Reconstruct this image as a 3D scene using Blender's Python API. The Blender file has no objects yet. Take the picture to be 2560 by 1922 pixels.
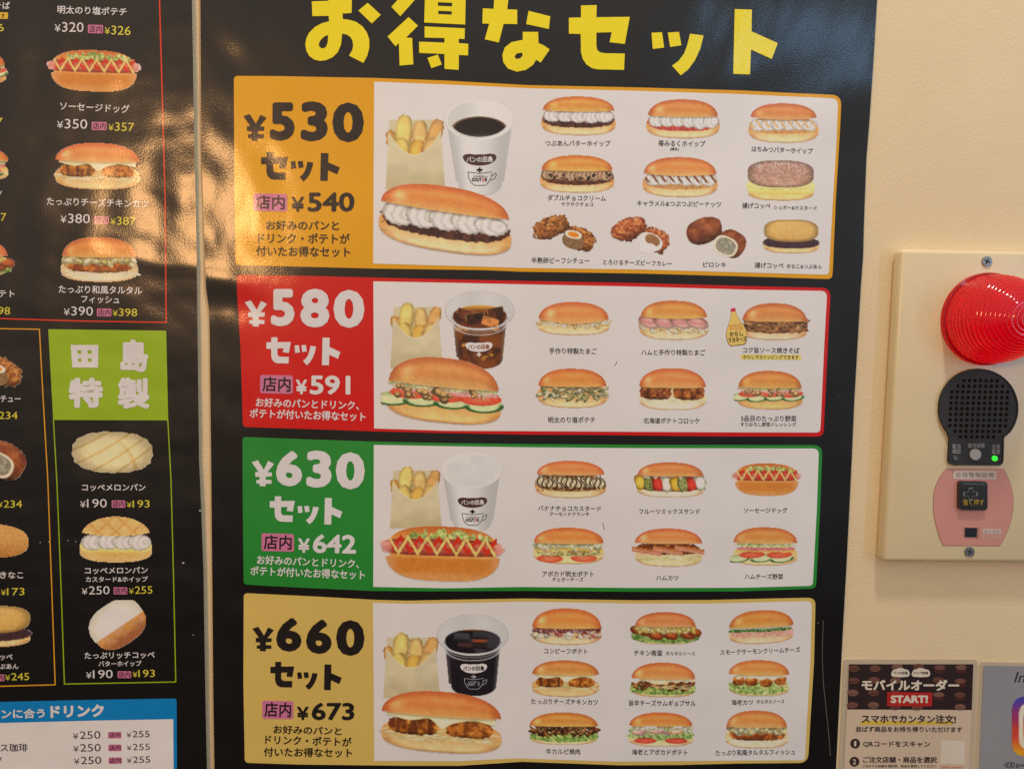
import bpy, bmesh, math
import numpy as np
from mathutils import Matrix, Vector
from mathutils.geometry import tessellate_polygon

SC = bpy.context.scene
COL = SC.collection

# ------------------------------------------------------------------ camera
FPX = 1775.0                       # focal length in pixels of the 2560 px wide photograph
CW, CH = 2560.0, 1922.0
CAM_LOC = Vector((0.0, -0.71, 1.5))
CAM_ROT = (Matrix.Rotation(math.radians(-1.8), 4, 'Z') @ Matrix.Rotation(math.radians(85.5), 4, 'X')
           @ Matrix.Rotation(math.radians(0.95), 4, 'Z'))
cam = bpy.data.cameras.new('camera')
cam.sensor_width = 36.0
cam.lens = 36.0 * FPX / CW
cam.clip_start, cam.clip_end = 0.01, 50.0
cam_o = bpy.data.objects.new('camera', cam)
cam_o.matrix_world = Matrix.Translation(CAM_LOC) @ CAM_ROT
COL.objects.link(cam_o)
SC.camera = cam_o

# ------------------------------------------------------------------ room light
world = bpy.data.worlds.new('World')
SC.world = world
world.use_nodes = True
wn, wl = world.node_tree.nodes, world.node_tree.links
wn.clear()
w_out = wn.new('ShaderNodeOutputWorld'); w_bg = wn.new('ShaderNodeBackground')
w_tc = wn.new('ShaderNodeTexCoord'); w_sep = wn.new('ShaderNodeSeparateXYZ')
w_map = wn.new('ShaderNodeMapRange'); w_ramp = wn.new('ShaderNodeValToRGB')
wl.new(w_tc.outputs['Generated'], w_sep.inputs[0])
w_map.inputs[1].default_value = -1.0; w_map.inputs[2].default_value = 1.0
wl.new(w_sep.outputs[2], w_map.inputs[0])
wl.new(w_map.outputs[0], w_ramp.inputs[0])
cr = w_ramp.color_ramp
cr.elements[0].position = 0.33; cr.elements[0].color = (0.05, 0.044, 0.042, 1)
cr.elements[1].position = 0.80; cr.elements[1].color = (1.0, 0.94, 0.85, 1)
e = cr.elements.new(0.52); e.color = (0.61, 0.585, 0.55, 1)
wl.new(w_ramp.outputs[0], w_bg.inputs[0])
w_bg.inputs[1].default_value = 0.46
wl.new(w_bg.outputs[0], w_out.inputs[0])

def lamp(name, loc, target, size, power, col, size_y=None, spread=180):
    l = bpy.data.lights.new(name, 'AREA')
    l.energy = power; l.color = col; l.size = size
    if size_y: l.shape = 'RECTANGLE'; l.size_y = size_y
    else: l.shape = 'DISK'
    l.spread = math.radians(spread)
    o = bpy.data.objects.new(name, l)
    o.location = loc
    o.rotation_euler = (Vector(target) - Vector(loc)).to_track_quat('-Z', 'Y').to_euler()
    COL.objects.link(o)
    return o

lamp('ceiling_downlight', (0.30, -0.66, 3.15), (0.1, 0.0, 1.3), 0.16, 11.0, (1.0, 0.96, 0.90))
lamp('warm_spotlight', (-1.06, -2.0, 1.93), (-0.2, 0, 1.6), 0.34, 10.5, (1.0, 0.52, 0.20))
lamp('window_daylight', (1.22, -2.0, 2.62), (0.3, 0, 1.6), 0.55, 1.5, (0.30, 0.62, 1.0), 0.12)
lamp('window_daylight_tall', (2.05, -1.9, 1.60), (0.3, 0, 1.5), 0.14, 5.0, (0.36, 0.60, 1.0), 1.1)

vs = SC.view_settings
vs.view_transform = 'Standard'; vs.look = 'None'; vs.gamma = 1.0; vs.use_curve_mapping = False
SC.display_settings.display_device = 'sRGB'
vs.exposure = 0.52

# ------------------------------------------------------------------ photograph pixel <-> wall plane
R3 = np.array(CAM_ROT.to_3x3())
CL = np.array(CAM_LOC)

def P(xy, off):
    """photograph pixels -> points on the plane OFF millimetres in front of the wall (y = 0)"""
    xy = np.asarray(xy, float).reshape(-1, 2)
    d = np.stack([(xy[:, 0] - CW / 2) / FPX, -(xy[:, 1] - CH / 2) / FPX, -np.ones(len(xy))], 1) @ R3.T
    t = (-np.asarray(off, float) * 0.001 - CL[1]) / d[:, 1]
    return CL + d * t[:, None]

def lin(c):
    c = np.asarray(c, float) / 255.0
    return np.where(c <= 0.04045, c / 12.92, ((c + 0.055) / 1.055) ** 2.4)

PAPER = 0.78 / lin((206, 195, 190))     # printed colours were read off the photograph, where white paper is (206,195,190)
def ink(c):
    return np.clip(lin(c) * PAPER, 0.004, 0.86)

def vnoise(x, y, seed):
    T = np.random.RandomState(seed).rand(64, 64)
    xi, yi = np.floor(x).astype(int), np.floor(y).astype(int)
    fx, fy = x - xi, y - yi
    fx, fy = fx * fx * (3 - 2 * fx), fy * fy * (3 - 2 * fy)
    g = lambda a, b: T[a % 64, b % 64]
    return (g(xi, yi) * (1 - fx) + g(xi + 1, yi) * fx) * (1 - fy) + (g(xi, yi + 1) * (1 - fx) + g(xi + 1, yi + 1) * fx) * fy

def gnoise(x, y, seed):
    """smooth zero-mean noise from a few random waves (C2, for paper undulation)"""
    r = np.random.RandomState(seed)
    s = 0
    for k in range(7):
        a = r.uniform(0, 2 * math.pi); f = r.uniform(0.6, 1.5)
        s = s + np.sin(2 * math.pi * f * (x * math.cos(a) + y * math.sin(a)) + r.uniform(0, 6.28))
    return s / 2.6

def bump1(x, y, cx, cy, rx, ry, ang=0):
    a = math.radians(ang)
    u = (x - cx) * math.cos(a) + (y - cy) * math.sin(a); v = -(x - cx) * math.sin(a) + (y - cy) * math.cos(a)
    return np.exp(-(u / rx) ** 2 - (v / ry) ** 2)

def ss(a, b, t):
    t = np.clip((t - a) / (b - a), 0, 1)
    return t * t * (3 - 2 * t)

def disp_set(xy):        # how far the set-meal poster stands off the wall, mm
    x, y = xy[:, 0], xy[:, 1]
    d = 3.2 + 0.55 * gnoise(x / 620, y / 620, 3) + 0.15 * gnoise(x / 210, y / 230, 5)
    lft = 1 - ss(560, 900, x)
    d = d + lft * (0.24 * gnoise(x / 120, y / 150, 8) + .05 * gnoise(x / 55, y / 60, 9))
    d = d + 0.9 * bump1(x, y, 560, 700, 90, 26, 12) - 0.7 * bump1(x, y, 570, 765, 110, 30, 8)     # crease beside the red panel
    d = d + 1.6 * bump1(x, y, 2170, 520, 90, 700) * 1.0
    d = d + ss(1500, 1900, x) * (0.24 * gnoise(x / 150, y / 240, 41) + .05 * gnoise(x / 60, y / 110, 43))
    d = d + 0.5 * np.sin((x * 0.25 + y) / 95.0) * ss(1900, 2150, x) * (1 - ss(900, 1300, y))
    return d

def disp_menu(xy):       # the same for the menu poster on the left
    x, y = xy[:, 0], xy[:, 1]
    d = 4.2 + 0.5 * gnoise(x / 500, y / 600, 21) + 0.26 * gnoise(x / 160, y / 170, 23) + 0.085 * gnoise(x / 66, y / 74, 29)
    d = d + 0.55 * bump1(x, y, 445, 480, 40, 120, -20) + 0.5 * bump1(x, y, 370, 655, 130, 22, 8) - 0.4 * bump1(x, y, 380, 500, 60, 25, 5)
    d = d + 0.5 * ss(420, 520, x)
    return d

FLAT = {}
def flat(off):
    if off not in FLAT:
        FLAT[off] = lambda xy: np.full(len(xy), float(off))
    return FLAT[off]

LAYER = 0.11  # mm between printed layers

def surf(xy, disp, layer=0):
    xy = np.asarray(xy, float).reshape(-1, 2)
    return P(xy, disp(xy) + layer * LAYER)

def surf_normals(xy, disp):
    h = 1.5
    a = surf(xy + [h, 0], disp) - surf(xy - [h, 0], disp)
    b = surf(xy + [0, h], disp) - surf(xy - [0, h], disp)
    n = np.cross(b, a)
    n /= np.linalg.norm(n, axis=1)[:, None]
    n[n[:, 1] > 0] *= -1
    return n

# ------------------------------------------------------------------ materials
MATS = {}
def node_mat(name):
    m = bpy.data.materials.new(name); m.use_nodes = True
    nt = m.node_tree
    return m, nt, nt.nodes['Principled BSDF']

def print_mat(name, rgb=None, rough=0.42, grain=0.26, spec=0.22):
    """ink under a finely embossed gloss laminate; rgb None = a printed photograph (colour attribute)"""
    if name in MATS: return MATS[name]
    m, nt, b = node_mat(name)
    N, L = nt.nodes, nt.links
    tc = N.new('ShaderNodeNewGeometry')
    if rgb is None:
        at = N.new('ShaderNodeAttribute'); at.attribute_name = 'print'
        L.new(at.outputs['Color'], b.inputs['Base Color'])
    else:
        n0 = N.new('ShaderNodeTexNoise'); n0.inputs['Scale'].default_value = 9.0; n0.inputs['Detail'].default_value = 4.0
        L.new(tc.outputs['Position'], n0.inputs['Vector'])
        mr = N.new('ShaderNodeMapRange'); mr.inputs[3].default_value = 0.94; mr.inputs[4].default_value = 1.06
        L.new(n0.outputs['Fac'], mr.inputs[0])
        mx = N.new('ShaderNodeVectorMath'); mx.operation = 'SCALE'
        mx.inputs[0].default_value = tuple(rgb); L.new(mr.outputs[0], mx.inputs[3])
        L.new(mx.outputs[0], b.inputs['Base Color'])
    b.inputs['Roughness'].default_value = rough
    b.inputs['Specular IOR Level'].default_value = spec
    n1 = N.new('ShaderNodeTexNoise'); n1.inputs['Scale'].default_value = 640.0; n1.inputs['Detail'].default_value = 2.5
    L.new(tc.outputs['Position'], n1.inputs['Vector'])
    b1 = N.new('ShaderNodeBump'); b1.inputs['Strength'].default_value = grain * .3; b1.inputs['Distance'].default_value = 0.0004
    L.new(n1.outputs['Fac'], b1.inputs['Height'])
    L.new(b1.outputs[0], b.inputs['Normal'])
    b.inputs['Coat Weight'].default_value = .6; b.inputs['Coat Roughness'].default_value = .15
    b2 = N.new('ShaderNodeBump'); b2.inputs['Strength'].default_value = grain * .62; b2.inputs['Distance'].default_value = 0.0004
    L.new(n1.outputs['Fac'], b2.inputs['Height']); L.new(b2.outputs[0], b.inputs['Coat Normal'])
    MATS[name] = m
    return m

def plain_mat(name, rgb, rough=0.5, spec=0.5, metal=0.0, bump=None, coat=0.0, emit=None):
    if name in MATS: return MATS[name]
    m, nt, b = node_mat(name)
    N, L = nt.nodes, nt.links
    g = N.new('ShaderNodeNewGeometry')
    n0 = N.new('ShaderNodeTexNoise'); n0.inputs['Scale'].default_value = 14.0; n0.inputs['Detail'].default_value = 5.0
    L.new(g.outputs['Position'], n0.inputs['Vector'])
    mr = N.new('ShaderNodeMapRange'); mr.inputs[3].default_value = 0.90; mr.inputs[4].default_value = 1.10
    L.new(n0.outputs['Fac'], mr.inputs[0])
    mx = N.new('ShaderNodeVectorMath'); mx.operation = 'SCALE'
    mx.inputs[0].default_value = tuple(rgb); L.new(mr.outputs[0], mx.inputs[3])
    L.new(mx.outputs[0], b.inputs['Base Color'])
    b.inputs['Roughness'].default_value = rough
    b.inputs['Specular IOR Level'].default_value = spec
    b.inputs['Metallic'].default_value = metal
    b.inputs['Coat Weight'].default_value = coat
    if bump:
        n1 = N.new('ShaderNodeTexNoise'); n1.inputs['Scale'].default_value = bump[0]; n1.inputs['Detail'].default_value = 3.0
        L.new(g.outputs['Position'], n1.inputs['Vector'])
        b1 = N.new('ShaderNodeBump'); b1.inputs['Strength'].default_value = bump[1]; b1.inputs['Distance'].default_value = bump[2]
        L.new(n1.outputs['Fac'], b1.inputs['Height']); L.new(b1.outputs[0], b.inputs['Normal'])
    if emit:
        b.inputs['Emission Color'].default_value = (*emit[0], 1); b.inputs['Emission Strength'].default_value = emit[1]
    MATS[name] = m
    return m

def INK(name, c): return print_mat(name, ink(c))
M_BLACK = print_mat('black_poster_stock', (0.0065, 0.0055, 0.005))
M_DARK = print_mat('near_black_ink', (0.016, 0.012, 0.011))
M_CAP = print_mat('charcoal_caption_ink', (0.030, 0.030, 0.040))
M_WHITE = print_mat('white_print_field', (0.80, 0.79, 0.79))
M_LETTER = print_mat('white_lettering_ink', (0.74, 0.74, 0.76))
M_YEL = print_mat('yellow_title_ink', (0.86, 0.73, 0.004))
M_PRICEYEL = print_mat('yellow_price_ink', (0.72, 0.66, 0.06))
M_PINK = print_mat('pink_tag_ink', (0.62, 0.19, 0.36))
M_PHOTO = print_mat('printed_photograph')
M_EDGE = plain_mat('white_paper_edge', (0.7, 0.68, 0.66), 0.7)

# ------------------------------------------------------------------ object helpers
def prop(o, label=None, cat=None, group=None, kind=None):
    if label: o['label'] = label
    if cat: o['category'] = cat
    if group: o['group'] = group
    if kind: o['kind'] = kind
    return o

def empty(name, loc, label, cat):
    o = bpy.data.objects.new(name, None); o.location = loc; o.empty_display_size = 0.05
    COL.objects.link(o)
    return prop(o, label, cat)

def base_of(o):
    v = Vector((0, 0, 0))
    while o is not None:
        v = v + Vector(o.location); o = o.parent
    return v

def link(name, me, parent=None, label=None):
    o = bpy.data.objects.new(name, me)
    COL.objects.link(o)
    if parent is not None: o.parent = parent
    if label: o['label'] = label
    return o

def cut_grid(v, faces, step=16.0):
    """split flat faces along a fixed pixel grid so print and paper bend alike"""
    lo, hi = v.min(0), v.max(0)
    if (hi - lo).max() < step * 0.8: return v, faces
    bm = bmesh.new()
    bv = [bm.verts.new((a[0], a[1], 0)) for a in v]
    for f in faces:
        try: bm.faces.new([bv[i] for i in f])
        except ValueError: pass
    for ax in (0, 1):
        k = math.floor(lo[ax] / step) + 1
        while k * step < hi[ax] - 0.01:
            co = [0, 0, 0]; no = [0, 0, 0]; co[ax] = k * step; no[ax] = 1
            bmesh.ops.bisect_plane(bm, geom=bm.verts[:] + bm.edges[:] + bm.faces[:], dist=1e-4, plane_co=co, plane_no=no)
            k += 1
    bm.verts.index_update()
    v2 = np.array([x.co[:2] for x in bm.verts]); f2 = [[q.index for q in f.verts] for f in bm.faces]
    bm.free()
    return v2, f2

def emit(name, pieces, disp, parent=None, label=None):
    """pieces: (verts px, faces, layer, material[, colours]) -> one mesh printed on the sheet"""
    V, F, NN, MI, CC, mats = [], [], [], [], [], []
    n = 0
    for pc in pieces:
        v, f, layer, mat = pc[:4]
        v = np.asarray(v, float)
        if len(pc) < 5: v, f = cut_grid(v, f)
        if len(pc) > 4 and pc[4] is None: pc = pc[:4]
        w = surf(v, disp, layer); nn = surf_normals(v, disp)
        if mat.name not in [m.name for m in mats]: mats.append(mat)
        mi = [m.name for m in mats].index(mat.name)
        p = w
        for fc in f:
            a, b, c = p[fc[0]], p[fc[1]], p[fc[2]]
            cy = (b[2] - a[2]) * (c[0] - a[0]) - (b[0] - a[0]) * (c[2] - a[2])
            if len(fc) > 3 and abs(cy) < 1e-14:
                d = p[fc[-1]]; cy = (b[2] - a[2]) * (d[0] - a[0]) - (b[0] - a[0]) * (d[2] - a[2])
            F.append([i + n for i in (fc if cy < 0 else fc[::-1])]); MI.append(mi)
        V.append(w); NN.append(nn)
        CC.append(pc[4] if len(pc) > 4 else np.full((len(v), 3), 0.5))
        n += len(v)
    V = np.concatenate(V); NN = np.concatenate(NN); CC = np.concatenate(CC)
    if parent is not None: V = V - np.array(base_of(parent))
    me = bpy.data.meshes.new(name)
    me.from_pydata(V.tolist(), [], F)
    for m in mats: me.materials.append(m)
    me.polygons.foreach_set('material_index', MI)
    me.polygons.foreach_set('use_smooth', [True] * len(F))
    if any(len(p) > 4 and p[4] is not None for p in pieces):
        at = me.color_attributes.new('print', 'FLOAT_COLOR', 'POINT')
        at.data.foreach_set('color', np.concatenate([CC, np.ones((len(CC), 1))], 1).ravel())
    me.normals_split_custom_set_from_vertices(NN.tolist())
    me.update()
    return link(name, me, parent, label)

def tri(outer, holes=()):
    """polygon with holes -> verts, triangles"""
    loops = [[Vector((a[0], a[1], 0)) for a in outer]] + [[Vector((a[0], a[1], 0)) for a in h] for h in holes]
    v = np.array([q[:2] for l in loops for q in l])
    return v, [list(t) for t in tessellate_polygon(loops)]

def rounded(pts, rad, n=5):
    """pts polygon, rad per vertex (0 = sharp)"""
    out = []
    m = len(pts); pts = [np.array(p, float) for p in pts]
    for i in range(m):
        r = rad[i] if hasattr(rad, '__len__') else rad
        if r <= 0: out.append(pts[i]); continue
        p, a, b = pts[i], pts[i - 1], pts[(i + 1) % m]
        ua, ub = (a - p), (b - p)
        la, lb = np.linalg.norm(ua), np.linalg.norm(ub)
        r2 = min(r, la * .5, lb * .5)
        s, e2 = p + ua / la * r2, p + ub / lb * r2
        for k in range(n + 1):
            t = k / n
            out.append((1 - t) ** 2 * s + 2 * t * (1 - t) * p + t * t * e2)
    return np.array(out)

def line_strip(pts, w):
    """constant-width band along a polyline"""
    pts = np.array(pts, float)
    d = np.gradient(pts, axis=0); d /= np.linalg.norm(d, axis=1)[:, None]
    nrm = np.stack([-d[:, 1], d[:, 0]], 1) * w / 2
    return np.concatenate([pts + nrm, (pts - nrm)[::-1]])

class Z:                                   # a reading frame of the photograph: origin and zoom
    def __init__(s, ox, oy, k): s.o = np.array([ox, oy], float); s.k = k
    def __call__(s, pts): return s.o + np.asarray(pts, float) / s.k
    def n(s, v): return v / s.k
Z0 = Z(0, 0, 1)
Z1, Z2 = Z(560, 180, 2.9105), Z(1300, 200, 2.6976)
Z3, Z4 = Z(580, 680, 2.989), Z(1300, 690, 2.6976)
Z5, Z6 = Z(580, 1080, 2.989), Z(1300, 1080, 2.6976)
Z7, Z8 = Z(580, 1470, 2.989), Z(1290, 1470, 2.6976)
L1, L2, L3, L4, L5 = Z(0, 0, 3.95), Z(0, 400, 3.95), Z(0, 800, 3.691), Z(0, 1200, 3.1946), Z(0, 1700, 3.95)
T1, T2 = Z(480, 0, 2.765), Z(1240, 0, 2.212)
A1, A2, B3 = Z(2050, 560, 3.7745), Z(2150, 900, 3.0195), Z(2060, 1600, 4.424)

_cu = bpy.data.curves.new('lettering_source', 'FONT')
_cu.resolution_u = 3; _cu.fill_mode = 'FRONT'
_to = bpy.data.objects.new('lettering_source', _cu); COL.objects.link(_to)
def glyphs(s, bold=0.0):
    _cu.body = s; _cu.offset = bold
    dg = bpy.context.evaluated_depsgraph_get(); dg.update()
    ev = _to.evaluated_get(dg); m = ev.to_mesh()
    v = np.empty(len(m.vertices) * 3); m.vertices.foreach_get('co', v)
    f = [list(p.vertices) for p in m.polygons]
    ev.to_mesh_clear()
    return v.reshape(-1, 3)[:, :2].copy(), f

def text(fr, s, x0, y0, x1, y1, h, mat, layer=3, bold=0.018, box=False):
    """lettering between the ends of its middle line (x0,y0)-(x1,y1), h tall, in reading frame fr;
    bold widens the strokes by overlaying copies shifted by that share of an em"""
    v, f = glyphs(s)
    bold = max(bold, 0.0)
    lo, hi = v.min(0) - bold, v.max(0) + bold
    cjk = any(ord(c) > 0x2000 for c in s) and not box
    ylo, yhi = (-0.09, 0.82) if cjk else (lo[1], hi[1])
    a, b = np.array([x0, y0], float), np.array([x1, y1], float)
    d = (b - a) / np.linalg.norm(b - a); nrm = np.array([d[1], -d[0]])
    sx, sy = np.linalg.norm(b - a) / (hi[0] - lo[0]), h / (yhi - ylo)
    def place(g):
        return fr(a + (g[:, 0] - lo[0])[:, None] * sx * d + ((g[:, 1] - (ylo + yhi) / 2) * sy)[:, None] * nrm)
    if bold < .004:
        return (place(v), f, layer, mat)
    base, f = cut_grid(place(v), f)
    if bold > .03: n, rings = 12, (1.0, .5)
    elif bold > .015: n, rings = 6, (1.0,)
    else: n, rings = 4, (1.0,)
    V, F, LY = [base], list(f), [np.zeros(len(base))]
    for q in rings:
        for k in range(n):
            t = 2 * math.pi * k / n + .4
            off = (math.cos(t) * bold * q * sx * d + math.sin(t) * bold * q * sy * nrm) / fr.k
            m = len(base) * len(V)
            V.append(base + off); LY.append(np.full(len(base), .03 * len(V)))
            F += [[i + m for i in g] for g in f]
    return (np.concatenate(V), F, layer + np.concatenate(LY)[:, None].ravel(), mat, None)

def price(fr, s, x0, y0, x1, y1, h, mat, layer=3, bold=0.0):
    """a price: digits at full height, the yen sign smaller on the same foot line"""
    if not s.startswith('¥'): return [text(fr, s, x0, y0, x1, y1, h, mat, layer, bold, True)]
    n = len(s) - 1
    a = .205 if n == 3 else .25
    at = lambda t: (x0 + (x1 - x0) * t, y0 + (y1 - y0) * t)
    p, q = at(0), at(a); r = at(a + .05)
    return [text(fr, '¥', p[0], p[1] + h * .11, q[0], q[1] + h * .11, h * .76, mat, layer, bold, True),
            text(fr, s[1:], r[0], r[1], x1, y1, h, mat, layer, bold, True)]

def poly(fr, pts, layer, mat, holes=()):
    v, f = tri(fr(pts), [fr(h) for h in holes])
    return (v, f, layer, mat)

def tag_pieces(fr, x0, y0, x1, y1, slope=0.0, layer=3, mat=None, bold=0.03):
    h = y1 - y0; s = slope * (x1 - x0)
    q = rounded([(x0, y0), (x1, y0 + s), (x1, y1 + s), (x0, y1)], h * .13)
    m = (x1 - x0) * .07
    return [poly(fr, q, layer, M_PINK), text(fr, '店内', x0 + m, (y0 + y1) / 2 + s * .07, x1 - m, (y0 + y1) / 2 + s * .93, h * .78, mat or M_DARK, layer + 1, bold)]

# hand-drawn title glyphs (reading-frame coordinates of the title)
G_SE = [(470,32),(557,30),(555,97),(740,95),(712,245),(628,235),(640,180),(555,182),(555,255),(560,278),(575,291),(600,296),(712,298),(708,388),(560,385),(530,378),(500,358),(480,328),(470,290),(468,190),(403,188),(403,100),(470,98)]
G_TU = [[(860,183),(918,180),(930,265),(867,272)], [(950,182),(1012,178),(1025,252),(963,262)],
        [(1073,188),(1148,198),(1130,270),(1100,335),(1063,385),(1022,418),(973,365),(1010,338),(1040,298),(1058,250)]]
G_TO = [(1320,52),(1415,55),(1413,175),(1558,240),(1525,328),(1410,275),(1405,413),(1312,410)]
G_YEN = [(140,322),(187,308),(232,378),(265,312),(310,335),(258,398),(293,398),(291,428),(246,430),(246,452),(290,455),(290,482),(246,483),(246,502),(200,500),(200,482),(175,480),(175,455),(200,453),(200,432),(167,430),(167,395),(192,395)]

def fit(polys, box, fr, layer, mat):
    """scale drawn polygons into a box x0,y0,x1,y1 (reading frame)"""
    a = np.concatenate([np.array(p, float) for p in polys])
    lo, hi = a.min(0), a.max(0)
    out = []
    for p in polys:
        q = (np.array(p, float) - lo) / (hi - lo)
        q = np.array([box[0], box[1]]) + q * np.array([box[2] - box[0], box[3] - box[1]])
        out.append(poly(fr, q, layer, mat))
    return out

def big(fr, ch, x0, y0, x1, y1, mat, layer=3, bold=0.046):
    return text(fr, ch, x0, (y0 + y1) / 2, x1, (y0 + y1) / 2, y1 - y0, mat, layer, bold, True)

# ------------------------------------------------------------------ painter of printed food pictures
def C(*c): return np.array(c, float)
CREAM, CREAMSH = C(232,225,217), C(184,170,158)
BUN_TOP, BUN_MID, BUN_LOW, BUN_EDGE = C(194,102,54), C(208,126,62), C(216,152,84), C(176,82,42)
BASE, BASERIM = C(234,206,156), C(212,150,86)
GREEN, LGREEN, DGREEN = C(108,136,62), C(176,190,112), C(44,84,40)

class Pic:
    def __init__(s, box, fr, seed=1, step=1.8, pad=.06, shear=0.0, rot=0.0, xs=1.0):
        a, b = fr([(box[0], box[1]), (box[2], box[3])])
        s.c = (a + b) / 2; s.hw, s.hh = (b - a) / 2
        s.asp = s.hw / s.hh
        nx = int(2 * s.hw * (1 + pad) / step) + 1; ny = int(2 * s.hh * (1 + pad) / step) + 1
        gx, gy = np.meshgrid(np.linspace(-1 - pad, 1 + pad, nx), np.linspace(-1 - pad, 1 + pad, ny))
        s.px = np.stack([s.c[0] + gx * s.hw, s.c[1] + gy * s.hh], -1)
        s.X, s.Y = gx.copy(), -gy
        if rot:
            r = math.radians(rot); u, v = s.X * s.asp, s.Y
            s.X, s.Y = (u * math.cos(r) + v * math.sin(r)) / s.asp, -u * math.sin(r) + v * math.cos(r)
        if shear: s.Y = (s.Y + shear * s.X) * (1 + abs(shear) * .55)
        s.col = np.ones(s.X.shape + (3,)) * 205.0; s.a = np.zeros(s.X.shape)
        s.tone = 1 + .07 * (np.random.RandomState(seed + 500).rand(3) - .5) * np.array([1, 1.3, 2.2]); s.soft = 1.3 / s.hh; s.r = np.random.RandomState(seed); s.seed = seed
        s.fr = fr; s.extra = []
    def n(s, fx, fy, k=0): return vnoise(s.X * fx * s.asp + 17.3 + k * 5.1, s.Y * fy + 9.7 + k * 3.7, s.seed * 7 + k)
    def fbm(s, f, k=0): return (s.n(f, f, k) + .5 * s.n(2 * f, 2 * f, k + 1) + .25 * s.n(4 * f, 4 * f, k + 2)) / 1.75
    def m(s, d): return np.clip(.5 - d / s.soft, 0, 1)      # d < 0 inside, y units
    def paint(s, m, c, alpha=True):
        c = np.asarray(c, float)
        s.col = s.col * (1 - m[..., None]) + c * m[..., None]
        if alpha: s.a = np.maximum(s.a, m)
    def el(s, cx, cy, rx, ry, p=2.0, rot=0.0):
        u, v = (s.X - cx) * s.asp, s.Y - cy; rx = rx * s.asp
        if rot:
            r = math.radians(rot); u, v = u * math.cos(r) + v * math.sin(r), -u * math.sin(r) + v * math.cos(r)
        d = ((np.abs(u) / rx) ** p + (np.abs(v) / ry) ** p + 1e-9) ** (1 / p) - 1
        return d * min(rx, ry), u / rx, v / ry
    def mix(s, a, b, t): return np.asarray(a) * (1 - t[..., None]) + np.asarray(b) * t[..., None]
    # --- bread
    def bottom(s, cy=-.36, ry=.64, rx=1.0, c=BASE, rim=BASERIM, p=2.6):
        d, u, v = s.el(0, cy, rx, ry, p)
        t = ss(-.95, .25, v)
        col = s.mix(c, rim, np.clip(t * .9 + .35 * np.abs(u) ** 5, 0, 1))
        col = col * (1 - .17 * ss(-.80, -1.0, v) + .10 * (s.n(5, 3, 40) - .5))[..., None]
        col = s.mix(col, C(168,108,58), .6 * ss(-.12, 0, d) * (v < -.3))
        s.paint(s.m(d), col)
    def lid(s, y0=.2, rx=.97, sag=.06, p=2.5, q=.52, cx=0.0, tip=.10, bulge=0.0):
        u = np.clip((s.X - cx) / rx, -1, 1)
        sh = (1 - np.abs(u) ** p) ** q
        yt = y0 + (1 - y0) * sh
        yb = y0 - sag * (1 - u * u) + bulge * ((u * u) ** 1.5) - tip * 0
        yb = np.minimum(yb, y0 + .9 * (1 - y0) * sh)
        d = np.maximum(s.Y - yt, yb - s.Y)
        d = np.maximum(d, (np.abs(s.X - cx) - rx) * s.asp)
        v = (s.Y - yb) / np.maximum(yt - yb, 1e-3)
        col = s.mix(s.mix(BUN_LOW, BUN_MID, ss(.05, .5, v)), BUN_TOP, ss(.5, 1.0, v))
        col = s.mix(col, BUN_EDGE, .75 * ss(.72, 1.0, np.abs(u)))
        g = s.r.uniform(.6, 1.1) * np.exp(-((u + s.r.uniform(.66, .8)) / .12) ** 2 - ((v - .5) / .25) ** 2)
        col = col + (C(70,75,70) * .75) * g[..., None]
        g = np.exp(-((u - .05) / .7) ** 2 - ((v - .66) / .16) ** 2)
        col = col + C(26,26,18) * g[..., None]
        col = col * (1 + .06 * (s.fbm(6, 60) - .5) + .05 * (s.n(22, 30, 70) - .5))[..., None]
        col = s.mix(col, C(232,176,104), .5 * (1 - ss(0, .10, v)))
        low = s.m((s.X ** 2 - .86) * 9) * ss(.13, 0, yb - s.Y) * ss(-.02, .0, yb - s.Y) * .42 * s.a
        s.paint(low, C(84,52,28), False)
        s.paint(s.m(d), np.clip(col * s.tone, 0, 250))
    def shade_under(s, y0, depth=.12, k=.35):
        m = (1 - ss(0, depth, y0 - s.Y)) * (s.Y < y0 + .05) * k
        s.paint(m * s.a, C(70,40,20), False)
    # --- fillings
    def spread_(s, c, cy=-.13, ry=.47, rx=.96, rough=.05, c2=None, f=9):
        d, u, v = s.el(0, cy, rx, ry, 2.5)
        d = d + rough * (s.n(13, 13, 3) - .5)
        t = s.fbm(f, 11)
        col = s.mix(c, C(*c) * .55 if c2 is None else c2, ss(.3, .75, t))
        g = s.n(26, 30, 13); col = col + (ss(.78, 1, g) * 34)[..., None]
        s.paint(s.m(d), col)
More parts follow.
